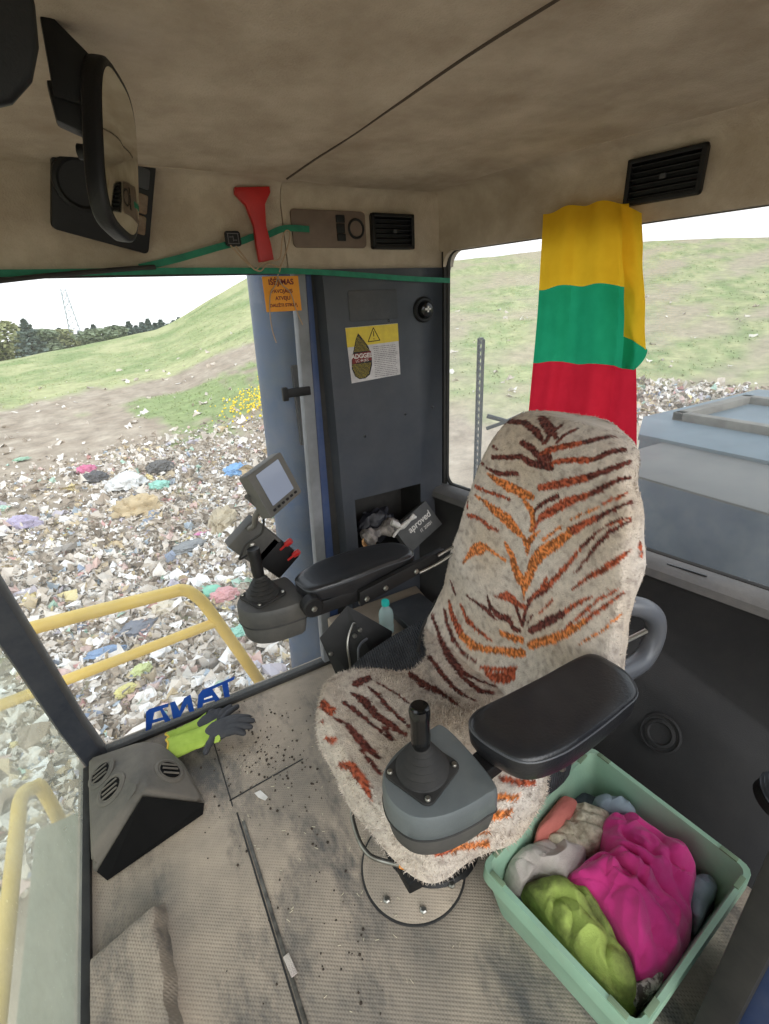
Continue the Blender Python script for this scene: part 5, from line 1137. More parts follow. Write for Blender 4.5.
def cloth_heap(name, label, m, outline, z0, dome, folds, amp, seed, cat='cloth', grp=None, edge=-.05, rr=48, na=120, drape=None):
    """a crumpled garment: plan outline (x, y) in the crate, domed and creased"""
    out = smooth_closed(outline, na); cx = sum(p[0] for p in out)/na; cy = sum(p[1] for p in out)/na
    V = []
    for i in range(rr+1):
        s = (i/rr)
        for (x, y) in out:
            X = cx+(x-cx)*s; Y = cy+(y-cy)*s
            h = z0+dome*(1-s**2.4)+edge*max(0, (s-.86)/.14)**2
            w1 = noise.noise(Vector((X*9+seed, Y*9, seed))) ; w2 = noise.noise(Vector((X*9, Y*9+seed, seed+5)))
            q = 0; lw = noise.noise(Vector((X*5+seed, Y*5-seed, 2)))
            for (fx, fy_, fr, a_) in folds:
                ph = (X*fx+Y*fy_)*fr+w1*2.6+lw*5+seed
                q += a_*(abs(math.sin(ph))**.75)*(.55+.9*max(0, w2+.45))
            q += amp*.7*(1-abs(noise.noise(Vector((X*11+w1*2.2+seed*3, Y*11+w2*2.2, seed)))*2.6))
            q += amp*.35*noise.noise(Vector((X*40, Y*40, seed)))
            h += q*(1-.45*s**4)
            if drape: h += drape(X, Y)
            V.append((X+w1*.012, Y+w2*.012, h))
    F = []
    for i in range(rr):
        for k in range(na): F.append((i*na+k, i*na+(k+1) % na, (i+1)*na+(k+1) % na, (i+1)*na+k))
    o = from_data(name, V, F, m)
    md = o.modifiers.new('th', 'SOLIDIFY'); md.thickness = .004; md.offset = -1
    return tag(o, label, cat, grp)
G = 'clothes in the mint crate'
def unp(pts, z): return [(CAMP(px, py, z)) for px, py in pts]
G = 'clothes in the mint crate'
# things lie on a lining of dark cloth so the crate reads full
cloth_heap('folded_cloth', 'dark grey rag lining the crate beneath the other clothes', mat('dark_rag', srgb(84, 90, 98), srgb(66, 70, 76), 12, .9),
           [(.595, .52), (.70, .555), (.85, .585), (1.01, .60), (1.045, .46), (1.05, .24), (.90, .225), (.66, .205), (.625, .24), (.60, .35)], .075, .012, [(1, .3, 40, .008)], .010, 2.1, 'cloth', G, edge=-.04)
cloth_heap('tshirt', 'bright pink fleece heaped on top in the mint crate', pink,
           [(.935, .487), (.995, .462), (1.025, .40), (1.035, .325), (1.015, .268), (.938, .24), (.897, .215), (.82, .195), (.735, .190), (.672, .218), (.690, .261), (.718, .343), (.722, .386), (.706, .439), (.777, .452), (.85, .440), (.884, .475)],
           .118, .048, [(1, .55, 34, .019), (.35, 1, 46, .012), (-.7, .8, 30, .013)], .020, 3.7, 'clothing', G, edge=-.07, rr=70, na=160)
cloth_heap('work_shirt', 'stained lime green knit shirt bunched at the front of the mint crate', lime,
           [(.609, .495), (.657, .486), (.723, .442), (.750, .392), (.735, .343), (.722, .279), (.708, .233), (.66, .195), (.622, .215), (.607, .279), (.600, .315), (.598, .374), (.600, .442)],
           .118, .035, [(1, -.25, 40, .013), (.9, .5, 24, .012)], .012, 8.2, 'clothing', G, edge=-.06, rr=60, na=140)
cloth_heap('checked_cloth', 'off-white checked cloth at the seat side corner of the mint crate', offw,
           [(.617, .545), (.709, .545), (.778, .515), (.847, .470), (.799, .447), (.713, .440), (.655, .482), (.610, .484), (.595, .514)],
           .125, .025, [(.4, 1, 38, .010)], .012, 5.5, 'clothing', G, edge=-.05)
cloth_heap('knitted_scarf', 'cream fringed knit bunched between the coral cloth and the pink fleece', creamm,
           [(.753, .535), (.886, .562), (.944, .518), (.958, .487), (.90, .457), (.841, .448), (.769, .493)],
           .130, .030, [(1, 1, 52, .009)], .012, 9.1, 'clothing', G, edge=-.05)
cloth_heap('folded_cloth', 'coral towel rolled against the far side of the mint crate', coral,
           [(.715, .545), (.778, .572), (.871, .583), (.901, .557), (.856, .536), (.77, .522), (.717, .530)],
           .150, .032, [(.3, 1, 30, .006)], .006, 1.3, 'cloth', G, edge=-.05)
cloth_heap('folded_cloth', 'pale blue grey cloth tucked at the rear corner of the mint crate', bluegrey,
           [(.955, .545), (1.01, .525), (1.025, .455), (.974, .465), (.935, .514)], .130, .025, [(1, -.5, 40, .008)], .010, 6.6, 'cloth', G)
cloth_heap('folded_cloth', 'grey blue cloth squeezed between pink fleece and the door side of crate', bluegrey,
           [(.974, .285), (1.035, .270), (1.045, .235), (.978, .222), (.914, .222), (.931, .254)], .105, .020, [(1, .5, 40, .008)], .008, 7.4, 'cloth', G)
cloth_heap('folded_cloth', 'spotted whitish rag at the near corner of the mint crate', mat('spotted_rag', srgb(196, 190, 180), srgb(90, 80, 76), 60, .9, contrast=(.45, .55)),
           [(.680, .222), (.768, .212), (.729, .193), (.668, .195), (.650, .205)], .115, .018, [(1, .2, 46, .006)], .006, 4.4, 'cloth', G)

# ================================================================ FLOOR ITEMS
du = empty('air_duct_housing', (-.2, 1.40, 0), 'loose dusty black heater duct housing with round outlets in the front corner of the floor', 'duct')
A = Vector((-.365, 1.600, .02)); B = Vector((-.195, 1.535, .115)); B2 = Vector((-.135, 1.50, .10)); Cc = Vector((-.205, 1.285, .165)); D = Vector((-.372, 1.20, .035)); E_ = Vector((-.085, 1.42, .06)); Fp = Vector((-.045, 1.245, .03))
bm = bmesh.new()
A2 = Vector((-.372, 1.60, .075)); D2 = Vector((-.362, 1.225, .085))
vv = [bm.verts.new(p) for p in (A2, B, Cc, D2, B2, E_, Fp, D, (-.372, 1.60, 0), (-.372, 1.20, 0), (-.10, 1.24, .0), (-.045, 1.25, 0), (-.08, 1.43, 0), (-.14, 1.51, 0))]
bmesh.ops.convex_hull(bm, input=vv)
bmesh.ops.bevel(bm, geom=bm.edges[:], offset=.012, segments=3, profile=.5, affect='EDGES', clamp_overlap=True)
from_bm('duct_shell', bm, ductm, du)
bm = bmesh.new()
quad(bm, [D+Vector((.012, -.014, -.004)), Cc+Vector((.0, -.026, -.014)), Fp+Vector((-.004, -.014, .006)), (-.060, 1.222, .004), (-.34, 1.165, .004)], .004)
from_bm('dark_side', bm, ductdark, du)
bvh_src = [o for o in du.children if o.name.startswith('duct_shell')][0]
me_ = bvh_src.data; tr_ = BVHTree.FromPolygons([v.co+ORG[du] for v in me_.vertices], [tuple(p.vertices) for p in me_.polygons])
for (xy, r) in (((-.325, 1.475), .034), ((-.295, 1.375), .036), ((-.125, 1.365), .036)):
    h = tr_.ray_cast(Vector((xy[0], xy[1], 1)), Vector((0, 0, -1)))
    if h[0] is None: continue
    nn = h[1] if h[1].z > 0 else -h[1]
    bm = bmesh.new(); lathe(bm, h[0]-nn*.004, nn, [(r+.016, 0), (r+.016, .006), (r+.008, .010), (r+.003, .008), (r, .010), (r-.003, .006), (r-.003, .005)], 32); ou = from_bm('outlet_ring', bm, ductm, du)
    bm = bmesh.new(); lathe(bm, h[0]+nn*.0015, nn, [(r-.002, 0), (r-.002, .004), (0, .004)], 28); from_bm('outlet_opening', bm, ductdark, ou)
    bm = bmesh.new(); fr = frame_from(nn)
    for q in (-.45, .1, .55): box(bm, h[0]+nn*.007+fr @ Vector((q*r, 0, 0)), (.004, r*1.5, .007), .001, fr)
    from_bm('outlet_fins', bm, ductm, ou)
fs = empty('foot_ramp', (-.28, .65, 0), 'raised dusty rubber foot ramp on the floor beside the windshield base', 'ramp')
bm = bmesh.new(); t = bmesh.new(); nx, ny = 24, 70; g = []
for i in range(nx+1):
    row = []
    for j in range(ny+1):
        x = -.372+.172*i/nx; y = .25+.745*j/ny
        z = .055*min(1, (nx-i)/3.2)*min(1, (ny-j)/2.5+.12); z += .004*noise.noise(Vector((x*40, y*30, 0)))
        row.append(t.verts.new((x+.012*math.sin(i/nx*PI/2)*(-(y-.99))*.2+(.01*noise.noise(Vector((y*20, 0, 0))) if i > nx-5 else 0), y-.10*(1-i/nx)*0+.05*(i/nx-.5)*(1 if j > ny-10 else 0), max(z, 0))))
    g.append(row)
for i in range(nx):
    for j in range(ny): t.faces.new((g[i][j], g[i+1][j], g[i+1][j+1], g[i][j+1]))
merge(bm, t); from_bm('ramp_body', bm, floorm, fs)
# two work gloves
def remesh(o, vox=.0035, sm=3):
    r = o.modifiers.new('r', 'REMESH'); r.mode = 'VOXEL'; r.voxel_size = vox; r.use_smooth_shade = True
    s = o.modifiers.new('s', 'SMOOTH'); s.iterations = sm; s.factor = .6
def ball(bm, c, s, Rm=None):
    t = bmesh.new(); bmesh.ops.create_icosphere(t, subdivisions=3, radius=1)
    Rm = Rm if Rm is not None else Matrix.Identity(3)
    for v in t.verts: v.co = Vector(c)+Rm @ Vector((v.co.x*s[0], v.co.y*s[1], v.co.z*s[2]))
    merge(bm, t)
def glove(label, cuff, wrist, palm, fingers, thumb, z, zz=0):
    gl = empty('work_glove', (palm[0], palm[1], 0), label, 'glove', 'pair of work gloves by the side window')
    a = Vector((*cuff, z)); b = Vector((*wrist, z)); c = Vector((*palm, z+.006)); ang = math.atan2(c.y-a.y, c.x-a.x); Rm = Matrix.Rotation(ang, 3, 'Z')
    bm = bmesh.new()
    L = (b-a).length
    t = bmesh.new(); n = 32; rg = []
    for i in range(15):
        u = i/14; p = a.lerp(c, u); wv = .052-.008*math.sin(u*PI)+.004*u; hh = .017+.004*math.sin(u*6)
        rg.append([t.verts.new(p+Rm @ Vector((.004*math.sin(k*1.1), wv*math.copysign(abs(math.cos(2*PI*k/n))**.8, math.cos(2*PI*k/n)), hh*math.sin(2*PI*k/n)+.004*noise.noise(Vector((i*.4, k*.5, z)))))) for k in range(n)])
    for A1, B1 in zip(rg, rg[1:]):
        for k in range(n): t.faces.new((A1[k], A1[(k+1) % n], B1[(k+1) % n], B1[k]))
    t.faces.new(rg[-1]); merge(bm, t)
    from_bm('cuff', bm, hiviz, gl)
    bm = bmesh.new(); tube(bm, [a+Rm @ Vector((-.001+.004*math.sin(k*1.1), .052*math.copysign(abs(math.cos(2*PI*k/n))**.8, math.cos(2*PI*k/n)), .017*math.sin(2*PI*k/n))) for k in range(n)], .0035, 8, closed=True)
    tag(from_bm('hem', bm, mat('yellow_hem', srgb(226, 190, 60), None) if 'yellow_hem' not in MATS else MATS['yellow_hem'], gl), 'yellow stitched hem')
    bm = bmesh.new(); ball(bm, c, (.055, .048, .020), Rm)
    kn = []
    for i, (fx, fy_) in enumerate(fingers):
        s0 = c+Rm @ Vector((.030, .034-.0225*i, .002)); e = Vector((fx, fy_, z+.004)); mid = s0.lerp(e, .5)+Vector((0, 0, .010))
        tube(bm, spline([c.lerp(s0, .5), s0, mid, e], 5), [.0125]*6+[.012]*5+[.0115]*4+[.0095], 12)
        ball(bm, e, (.0105, .0105, .0105))
    s0 = c+Rm @ Vector((-.02, -.03 if thumb[2] < 0 else .03, 0)); e = Vector((thumb[0], thumb[1], z))
    tube(bm, spline([c.lerp(s0, .5), s0, s0.lerp(e, .55)+Vector((0, 0, .006)), e], 5), [.015]*6+[.014]*5+[.012]*4+[.010], 12); ball(bm, e, (.011, .011, .011))
    o = from_bm('coated_fingers', bm, glovegrey, gl); remesh(o)
    return gl
glove('lime and grey work glove lying underneath, dark fingers reaching towards the window corner', (-.115, 1.565), (-.06, 1.555), (.035, 1.575),
      [(.045, 1.622), (.085, 1.618), (.125, 1.615), (.150, 1.600)], (.10, 1.545, -1), .022)
glove('lime and grey work glove lying on top, grey fingers pointing at the seat', (-.120, 1.505), (-.06, 1.495), (.055, 1.490),
      [(.172, 1.490), (.180, 1.465), (.165, 1.440), (.135, 1.425)], (-.005, 1.420, -1), .050)

# crumbs of dried mud and litter on the floor
bm = bmesh.new()
def crumb(x, y, r):
    t = bmesh.new(); bmesh.ops.create_icosphere(t, subdivisions=1, radius=1)
    for v in t.verts: v.co = Vector((x, y, r*.3))+Vector((v.co.x*r*random.uniform(.6, 1.2), v.co.y*r*random.uniform(.6, 1.2), v.co.z*r*.6))
    merge(bm, t)
for _ in range(230):
    x = random.gauss(.20, .09) if random.random() < .75 else random.uniform(-.1, .4); y = random.gauss(1.32, .13) if random.random() < .6 else random.uniform(.45, 1.5)
    if x > .27 and y < 1.05: continue
    crumb(x, y, random.choice((.0022, .003, .0035, .005)))
tag(from_bm('mud_crumbs', bm, crumbm), 'scattered dark mud crumbs on the dusty floor', 'crumbs', kind='stuff')
bm = bmesh.new()
for _ in range(60):
    x = random.uniform(.02, .5); y = random.uniform(.5, 1.35); a = random.uniform(0, PI)
    box(bm, (x, y, .0025 if (x-.44)**2+(y-.735)**2 > .0225 else .012), (random.uniform(.004, .012), .0012, .0012), 0, Matrix.Rotation(a, 3, 'Z'))
tag(from_bm('straw_bits', bm, mat('straw', srgb(206, 196, 170), None)), 'pale straw bits scattered on the floor', 'litter', kind='stuff')
bm = bmesh.new(); quad(bm, [(.105, 1.205, .004), (.125, 1.20, .010), (.140, 1.165, .006), (.128, 1.160, .003), (.112, 1.18, .006)], .002)
tag(from_bm('paper_scrap', bm, white), 'small crumpled white paper scrap on the floor', 'scrap')
bm = bmesh.new(); box(bm, (.052, .70, .008), (.016, .05, .004), .002, Matrix.Rotation(.1, 3, 'Z')); tag(from_bm('paper_scrap', bm, offw), 'off-white scrap caught in the metal floor joint', 'scrap')

# ================================================================ OUTSIDE
AZ = [-180, -60, 0, 24, 33, 43, 53, 64, 74, 78.4, 82.8, 84.2, 91.5, 98, 110, 140, 180]
EL = [-1, 1, 3, 3.7, 4.3, 4.3, 3.9, 3.9, 3.4, 1.4, -.8, -1.25, -2.3, -3.1, -3.3, -2.6, -1]
def hz(x, y):
    a = math.degrees(math.atan2(y, x)); r = math.hypot(x, y); el = float(np.interp(a, AZ, EL)); zc = 1.5+60*math.tan(math.radians(el))
    t = min(1, max(0, (r-9)/51)); z = -2.2+(zc+2.2)*t**1.15
    if r > 60: z -= (r-60)*.06
    z = max(z, -12)
    if r < 70:
        k = min(1, max(0, (18-r)/6)); z += .10*k*noise.noise(Vector((x*.9, y*.9, 0)))+.05*k*noise.noise(Vector((x*3, y*3, 0)))
        z += .10*(1-k)*noise.noise(Vector((x*.35, y*.35, 3)))
    return z
def mixc(a, b, t): t = max(0, min(1, t)); return tuple(a[i]*(1-t)+b[i]*t for i in range(3))
GR = srgb(148, 160, 110)[:3]; GR2 = srgb(184, 184, 138)[:3]; DRY = srgb(178, 167, 140)[:3]; DIRT = srgb(158, 143, 126)[:3]; DIRT2 = srgb(184, 170, 152)[:3]; MOSS = srgb(142, 158, 106)[:3]
def gcol(x, y):
    a = math.degrees(math.atan2(y, x)); r = math.hypot(x, y)
    n1 = noise.fractal(Vector((x*.25, y*.25, 0)), 1, 2, 5); n2 = noise.fractal(Vector((x*1.3, y*1.3, 4)), 1, 2, 4); n3 = noise.fractal(Vector((x*.08, y*.45, 9)), 1, 2, 4)
    dirt = mixc(DIRT, DIRT2, .5+n2*.9)
    if a > 62:
        grass = mixc(MOSS, GR2, .5+n1*1.1+n2*.3)
        c = mixc(dirt, grass, (r-28+n1*4+n2*1.5)/1.5)
        if r < 28:
            patch = max(0, 1-abs((r-19.5)/4.8)**3)*min(1, max(0, (89.5-a)/3))+n1*.9+n2*.5-.15
            if r > 23: patch -= .1
            c = mixc(dirt, mixc(MOSS, GR, .5+n2), (patch-.35)*3)
        return c
    if a > 38:
        c = mixc(DRY, mixc(MOSS, GR2, .5+n2), .55+n1*1.4+n3)
        c = mixc(mixc(DIRT, DIRT2, .6+n2), c, (r-13.8+n1*1.5)/1.2)
        return c
    c = mixc(mixc(DRY, DIRT2, .25), mixc(MOSS, GR2, .5+n2*1.5), .50+n1*1.3+n3*1.6+n2*.5); c = tuple(q*.86 for q in c)
    return mixc(mixc(DIRT, DIRT2, .8), c, (r-16.5+n1)/1.)
V = []; Cc_ = []
azs = list(np.arange(-180, 5, 6.))+list(np.arange(5, 118, .45))+list(np.arange(118, 180, 6.))
rs = [.01, 1.0, 1.8]+[2.2*1.032**k for k in range(150)]
rs = [r for r in rs if r < 240]
for r in rs:
    for a in azs:
        x = r*math.cos(math.radians(a)); y = r*math.sin(math.radians(a)); V.append((x, y, hz(x, y))); Cc_.append(gcol(x, y))
na = len(azs); F = [(i*na+k, i*na+(k+1) % na, (i+1)*na+(k+1) % na, (i+1)*na+k) for i in range(len(rs)-1) for k in range(na)]
gm = mat('landfill_ground', (1, 1, 1, 1), attr='Col', rough=.95, bump=1, bscale=9, spec=.05)
nt = gm.node_tree; pb = [x for x in nt.nodes if x.type == 'BSDF_PRINCIPLED'][0]; src = pb.inputs['Base Color'].links[0].from_socket
tcn = nt.nodes.new('ShaderNodeTexCoord'); n1_ = nt.nodes.new('ShaderNodeTexNoise'); n1_.inputs['Scale'].default_value = 2.2; n1_.inputs['Detail'].default_value = 10; n1_.inputs['Roughness'].default_value = .75
nt.links.new(tcn.outputs['Object'], n1_.inputs['Vector']); mr_ = nt.nodes.new('ShaderNodeMapRange'); mr_.inputs[1].default_value = .3; mr_.inputs[2].default_value = .7; mr_.inputs[3].default_value = .62; mr_.inputs[4].default_value = 1.22
nt.links.new(n1_.outputs['Fac'], mr_.inputs[0]); mm = nt.nodes.new('ShaderNodeMix'); mm.data_type = 'RGBA'; mm.blend_type = 'MULTIPLY'; mm.inputs['Factor'].default_value = 1
nt.links.new(src, mm.inputs['A']); nt.links.new(mr_.outputs[0], mm.inputs['B']); nt.links.new(mm.outputs['Result'], pb.inputs['Base Color'])
ground = from_data('ground', V, F, gm, origin=(0, 0, 0))
at = ground.data.color_attributes.new('Col', 'FLOAT_COLOR', 'POINT'); ar = np.ones((len(V), 4), np.float32); ar[:, :3] = Cc_; at.data.foreach_set('color', ar.ravel())
tag(ground, kind='structure')

PAL = [(srgb(226, 220, 211), 34), (srgb(206, 196, 183), 36), (srgb(190, 179, 165), 26), (srgb(158, 144, 128), 24), (srgb(140, 128, 114), 10), (srgb(244, 243, 240), 18), (srgb(196, 178, 146), 9),
       (srgb(150, 176, 196), 4), (srgb(176, 172, 190), 4), (srgb(214, 178, 170), 4), (srgb(150, 200, 180), 2), (srgb(224, 206, 130), 2), (srgb(84, 80, 78), 3), (srgb(200, 130, 130), 2), (srgb(98, 132, 172), 2), (srgb(170, 150, 110), 6)]
PC = [np.array(c[:3])*.62+np.array(srgb(196, 186, 174)[:3])*.38 if k > 6 else np.array(c[:3]) for k, (c, _) in enumerate(PAL)]; PW = np.array([w for _, w in PAL], float); PW /= PW.sum()
def scrap_mesh(VV, FF, CCl, x, y, z, size, asp, colr, nseg=2, crumple=.35, tilt=.5, flat=1):
    a = random.uniform(0, 2*PI); e = Matrix.Rotation(a, 3, 'Z') @ Matrix.Rotation(random.gauss(0, tilt), 3, 'X') @ Matrix.Rotation(random.gauss(0, tilt), 3, 'Y')
    b = len(VV); n = nseg
    for i in range(n+1):
        for j in range(n+1):
            u = i/n-.5; v = j/n-.5
            p = e @ Vector((u*size+random.gauss(0, .09)*size, v*size*asp+random.gauss(0, .09)*size, random.gauss(0, crumple)*size*.5))
            VV.append((x+p.x, y+p.y, z+p.z)); CCl.append(tuple(np.clip(colr*random.uniform(.8, 1.15), 0, .95)))
    for i in range(n):
        for j in range(n):
            FF.append((b+i*(n+1)+j, b+(i+1)*(n+1)+j, b+(i+1)*(n+1)+j+1, b+i*(n+1)+j+1))
trashm = mat('mixed_refuse', (1, 1, 1, 1), attr='Col', rough=.7, spec=.3)
def color_obj(o, cols, extra=None):
    at = o.data.color_attributes.new('Col', 'FLOAT_COLOR', 'POINT'); ar = np.ones((len(cols), 4), np.float32); ar[:, :3] = cols; at.data.foreach_set('color', ar.ravel())
VV, FF, CL = [], [], []
for _ in range(46000):
    a = random.uniform(66, 121); u = random.random(); r = 3.4+13.5*u**1.15
    dens = 1 if r < 12 else max(0, 1-(r-12)/5)
    cl = noise.noise(Vector((r*.45*math.cos(a/57.3), r*.45*math.sin(a/57.3), 2)))
    if a > 92 and r > 9: dens *= .55
    if random.random() > dens*(.75+cl*.8): continue
    x = r*math.cos(math.radians(a)); y = r*math.sin(math.radians(a))
    big = random.random()
    size = (random.uniform(.03, .085) if big < .78 else (random.uniform(.08, .15) if big < .975 else random.uniform(.15, .30)))*(1+max(0, r-6)*.03)
    ci = rng.choice(len(PC), p=PW); k = PC[ci]
    scrap_mesh(VV, FF, CL, x, y, hz(x, y)+random.uniform(0, .05)+size*.15, size, random.uniform(.4, 1.1), k, 3 if size > .13 else 2, .4 if size > .1 else .5, .55)
for _ in range(3800):
    a = random.uniform(13, 40); r = random.uniform(13.6, 17.6); x = r*math.cos(math.radians(a)); y = r*math.sin(math.radians(a))
    if random.random() > .95-abs(r-15.6)/2.8: continue
    ci = rng.choice(len(PC), p=PW); s_ = random.uniform(.06, .24)
    scrap_mesh(VV, FF, CL, x, y, hz(x, y)+random.uniform(0, .12), s_, random.uniform(.4, 1), PC[ci]*.95, 2, .5, .6)
for _ in range(260):      # loose litter blown onto the slopes
    a = random.choice((random.uniform(66, 104), random.uniform(15, 58))); r = random.uniform(15, 34); x = r*math.cos(math.radians(a)); y = r*math.sin(math.radians(a))
    scrap_mesh(VV, FF, CL, x, y, hz(x, y)+.03, random.uniform(.08, .35), .5, PC[rng.choice(3)], 2, .4, .3)
o = from_data('household_refuse', VV, FF, trashm, smooth=False, origin=(0, 8, -2.2)); color_obj(o, CL)
tag(o, 'pale mixed household refuse spread over the landfill ground', 'rubbish', kind='stuff')
# bags and sheets that stand out one by one
BAGS = [('pink', -.97, 14.13, .42, (214, 96, 140), 'pink plastic bag lying farthest left on the refuse'), ('blue', 2.20, 11.20, .55, (110, 164, 216), 'light blue bag on the refuse near the blue pillar'),
        ('tan', -.03, 10.26, .85, (196, 170, 122), 'long tan sack lying in the middle of the refuse'), ('tan', 1.27, 8.49, .80, (188, 170, 136), 'wide dusty tan sack behind the monitor'),
        ('white', -.13, 12.02, .75, (232, 232, 228), 'pile of bright white film beside the black bags'), ('black', -.78, 13.25, .55, (60, 58, 60), 'black bag on the refuse next to the pink bag'),
        ('black', .69, 12.69, .60, (70, 66, 64), 'black film bag on the refuse right of the white pile'), ('teal', .51, 11.58, .42, (140, 208, 188), 'pale teal bag below the black film bag'),
        ('grey', .56, 7.96, .50, (120, 122, 122), 'flat dark grey sheet on the refuse left of the joystick'), ('magenta', .81, 8.33, .17, (226, 110, 176), 'small magenta scrap above the dark grey sheet'),
        ('green', .53, 6.32, .38, (120, 204, 168), 'mint green bag just above the yellow rail bend'), ('denim', -.76, 5.71, .42, (112, 142, 180), 'crumpled denim blue cloth below the upper yellow rail'),
        ('rose', .72, 6.01, .34, (220, 150, 150), 'rose coloured bag right of the mint green bag'), ('cream', -.02, 6.12, .34, (218, 204, 178), 'rounded cream sack under the rail bend'),
        ('yellow', -.60, 4.85, .20, (222, 210, 120), 'pale yellow bag left of the blue lettering'), ('lime', -.43, 5.14, .22, (200, 210, 130), 'faded lime scrap above the blue lettering'),
        ('lilac', -2.04, 10.92, .60, (176, 164, 196), 'lilac bag at the far left of the refuse'), ('navy', -.38, 5.98, .42, (96, 100, 112), 'charcoal cloth between the two yellow rails'),
        ('teal', .70, 5.10, .26, (140, 206, 182), 'small teal bag right of the yellow rail bend'), ('green', -2.63, 16.8, .40, (150, 196, 160), 'faint green bag on the bare dirt at far left')]
bagmats = {}
for i, (nm, x, y, s, c, lab) in enumerate(BAGS):
    bm = bmesh.new(); bmesh.ops.create_icosphere(bm, subdivisions=4, radius=1); a = random.uniform(-.5, .5); asp = .42 if nm in ('tan', 'denim', 'lilac') else .75; ht = .10 if nm in ('grey', 'green', 'denim', 'navy', 'magenta') else .30
    Rm = Matrix.Rotation(a+(.5 if nm == 'tan' else 0), 3, 'Z'); zg = hz(x, y)
    for v in bm.verts:
        p = v.co.copy(); k = 1+.35*noise.noise(p*2.2+Vector((i*3, 0, 0)))+.22*noise.noise(p*5+Vector((0, i*5, 0)))+.10*(1-abs(noise.noise(p*9+Vector((i, i, 0))))*3)
        p = p*k; q = Rm @ Vector((p.x*s*.5, p.y*s*.5*asp, max(p.z, -.25)*s*ht)); v.co = Vector((x, y, zg+s*ht*.25+.05))+q
    key = tuple(c)
    c = tuple(int(k*.8+186*.2) for k in c)
    if key not in bagmats: bagmats[key] = mat('bag_'+nm, srgb(*c), srgb(*[int(k*.86) for k in c]), 5, .55, bump=.3, bscale=20)
    tag(from_bm('rubbish_bag' if nm not in ('denim', 'navy') else 'discarded_cloth', bm, bagmats[key]), lab, 'rubbish', 'bags and cloths on the landfill')
# dandelions and grass tufts
bm = bmesh.new()
for _ in range(240):
    a = random.gauss(76.2, 1.6) if random.random() < .6 else random.gauss(74.5, .8); r = random.gauss(17.3, .8)+(2.5 if a < 74.8 else 0)*random.random(); x = r*math.cos(math.radians(a)); y = r*math.sin(math.radians(a))
    t = bmesh.new(); bmesh.ops.create_icosphere(t, subdivisions=1, radius=random.uniform(.02, .045))
    bmesh.ops.translate(t, verts=t.verts, vec=(x, y, hz(x, y)+random.uniform(.05, .2))); merge(bm, t)
tag(from_bm('dandelions', bm, mat('dandelion_yellow', srgb(236, 206, 40), None)), 'yellow dandelion patch on the green bank left of the pillar', 'flowers', kind='stuff')
VV, FF, CL = [], [], []
for _ in range(26000):
    a = random.choice((random.uniform(64, 104), random.uniform(14, 58))); r = random.uniform(14.5, 58)
    x = r*math.cos(math.radians(a)); y = r*math.sin(math.radians(a)); c = gcol(x, y)
    if c[1] < c[0]*1.02: continue
    h = random.uniform(.03, .09); w = random.uniform(.03, .08); z = hz(x, y)-.02; b = len(VV); t_ = random.uniform(0, PI); dx, dy = math.cos(t_)*w, math.sin(t_)*w
    VV += [(x-dx, y-dy, z), (x+dx, y+dy, z), (x+dx*.4+random.gauss(0, .04), y+dy*.4, z+h)]; FF.append((b, b+1, b+2)); k = random.uniform(.8, 1.15); CL += [tuple(q*k for q in c)]*3
o = from_data('grass_tufts', VV, FF, gm, smooth=False, origin=(0, 20, -1)); color_obj(o, CL); tag(o, 'short grass tufts over the landfill bank', 'grass', kind='stuff')

# tree line
leafd = mat('conifer_green', srgb(112, 126, 118), srgb(92, 106, 100), 2, .9); leafo = mat('olive_leaves', srgb(160, 162, 118), srgb(138, 144, 104), 2, .9); leafm = mat('mixed_green_leaves', srgb(132, 144, 116), srgb(114, 126, 100), 2, .9)
def tree(a, r, top, w, kind, label, group=None):
    x = r*math.cos(math.radians(a)); y = r*math.sin(math.radians(a)); zb = hz(x, y)
    tr = empty('conifer' if kind == 'c' else 'leafy_tree', (x, y, zb), label, 'tree', group); H_ = top-zb
    bm = bmesh.new(); tube(bm, [(x, y, zb-.3), (x+.1, y, zb+H_*.5), (x, y, zb+H_*.9)], [.18, .13, .04], 8); from_bm('trunk', bm, barkm, tr)
    VV, FF = [], []
    cnt = 900
    for _ in range(cnt):
        u = random.random()
        if kind == 'c': h = .04+.96*u; rad = w/2*(1-h)**.8*(.8+.25*math.sin(h*40))+.05
        else: h = .03+.95*u; rad = w/2*math.sqrt(max(0, 1-((h-.5)/.52)**2))*(1+.25*math.sin(h*9+a))
        rad *= random.random()**.35; t_ = random.uniform(0, 2*PI); s = random.uniform(.18, .42)*(1 if kind != 'c' else .8)
        c = Vector((x+rad*math.cos(t_), y+rad*math.sin(t_), zb+h*H_)); q = Matrix.Rotation(random.uniform(0, 6), 3, 'Z') @ Matrix.Rotation(random.uniform(-1.3, 1.3), 3, 'X'); b = len(VV)
        VV += [tuple(c+q @ Vector(k)) for k in ((-s, -s*.6, 0), (s, -s*.6, .1), (s*.7, s*.6, 0), (-s*.7, s*.6, .1))]; FF.append((b, b+1, b+2, b+3))
    from_data('crown', VV, FF, leafd if kind == 'c' else (leafo if kind == 'o' else leafm), tr, smooth=False)
def elz(el, r): return 1.5+r*math.tan(math.radians(el))
tree(98.5, 92, elz(1.0, 92), 7, 'o', 'rounded olive tree at the left edge of the tree line')
tree(96.9, 92, elz(.3, 92), 6.5, 'o', 'low olive tree left of the tall dark conifer')
tree(95.15, 88, elz(.35, 88), 5.0, 'c', 'tallest dark conifer in the tree line left of the mast')
tree(94.1, 90, elz(-.6, 90), 4.5, 'm', 'green bush tree beside the tall dark conifer')
tree(92.8, 95, elz(-.7, 95), 6.0, 'o', 'olive tree standing right of the tall dark conifer')
tree(89.6, 90, elz(-.85, 90), 6.0, 'm', 'bushy green tree just right of the lattice mast')
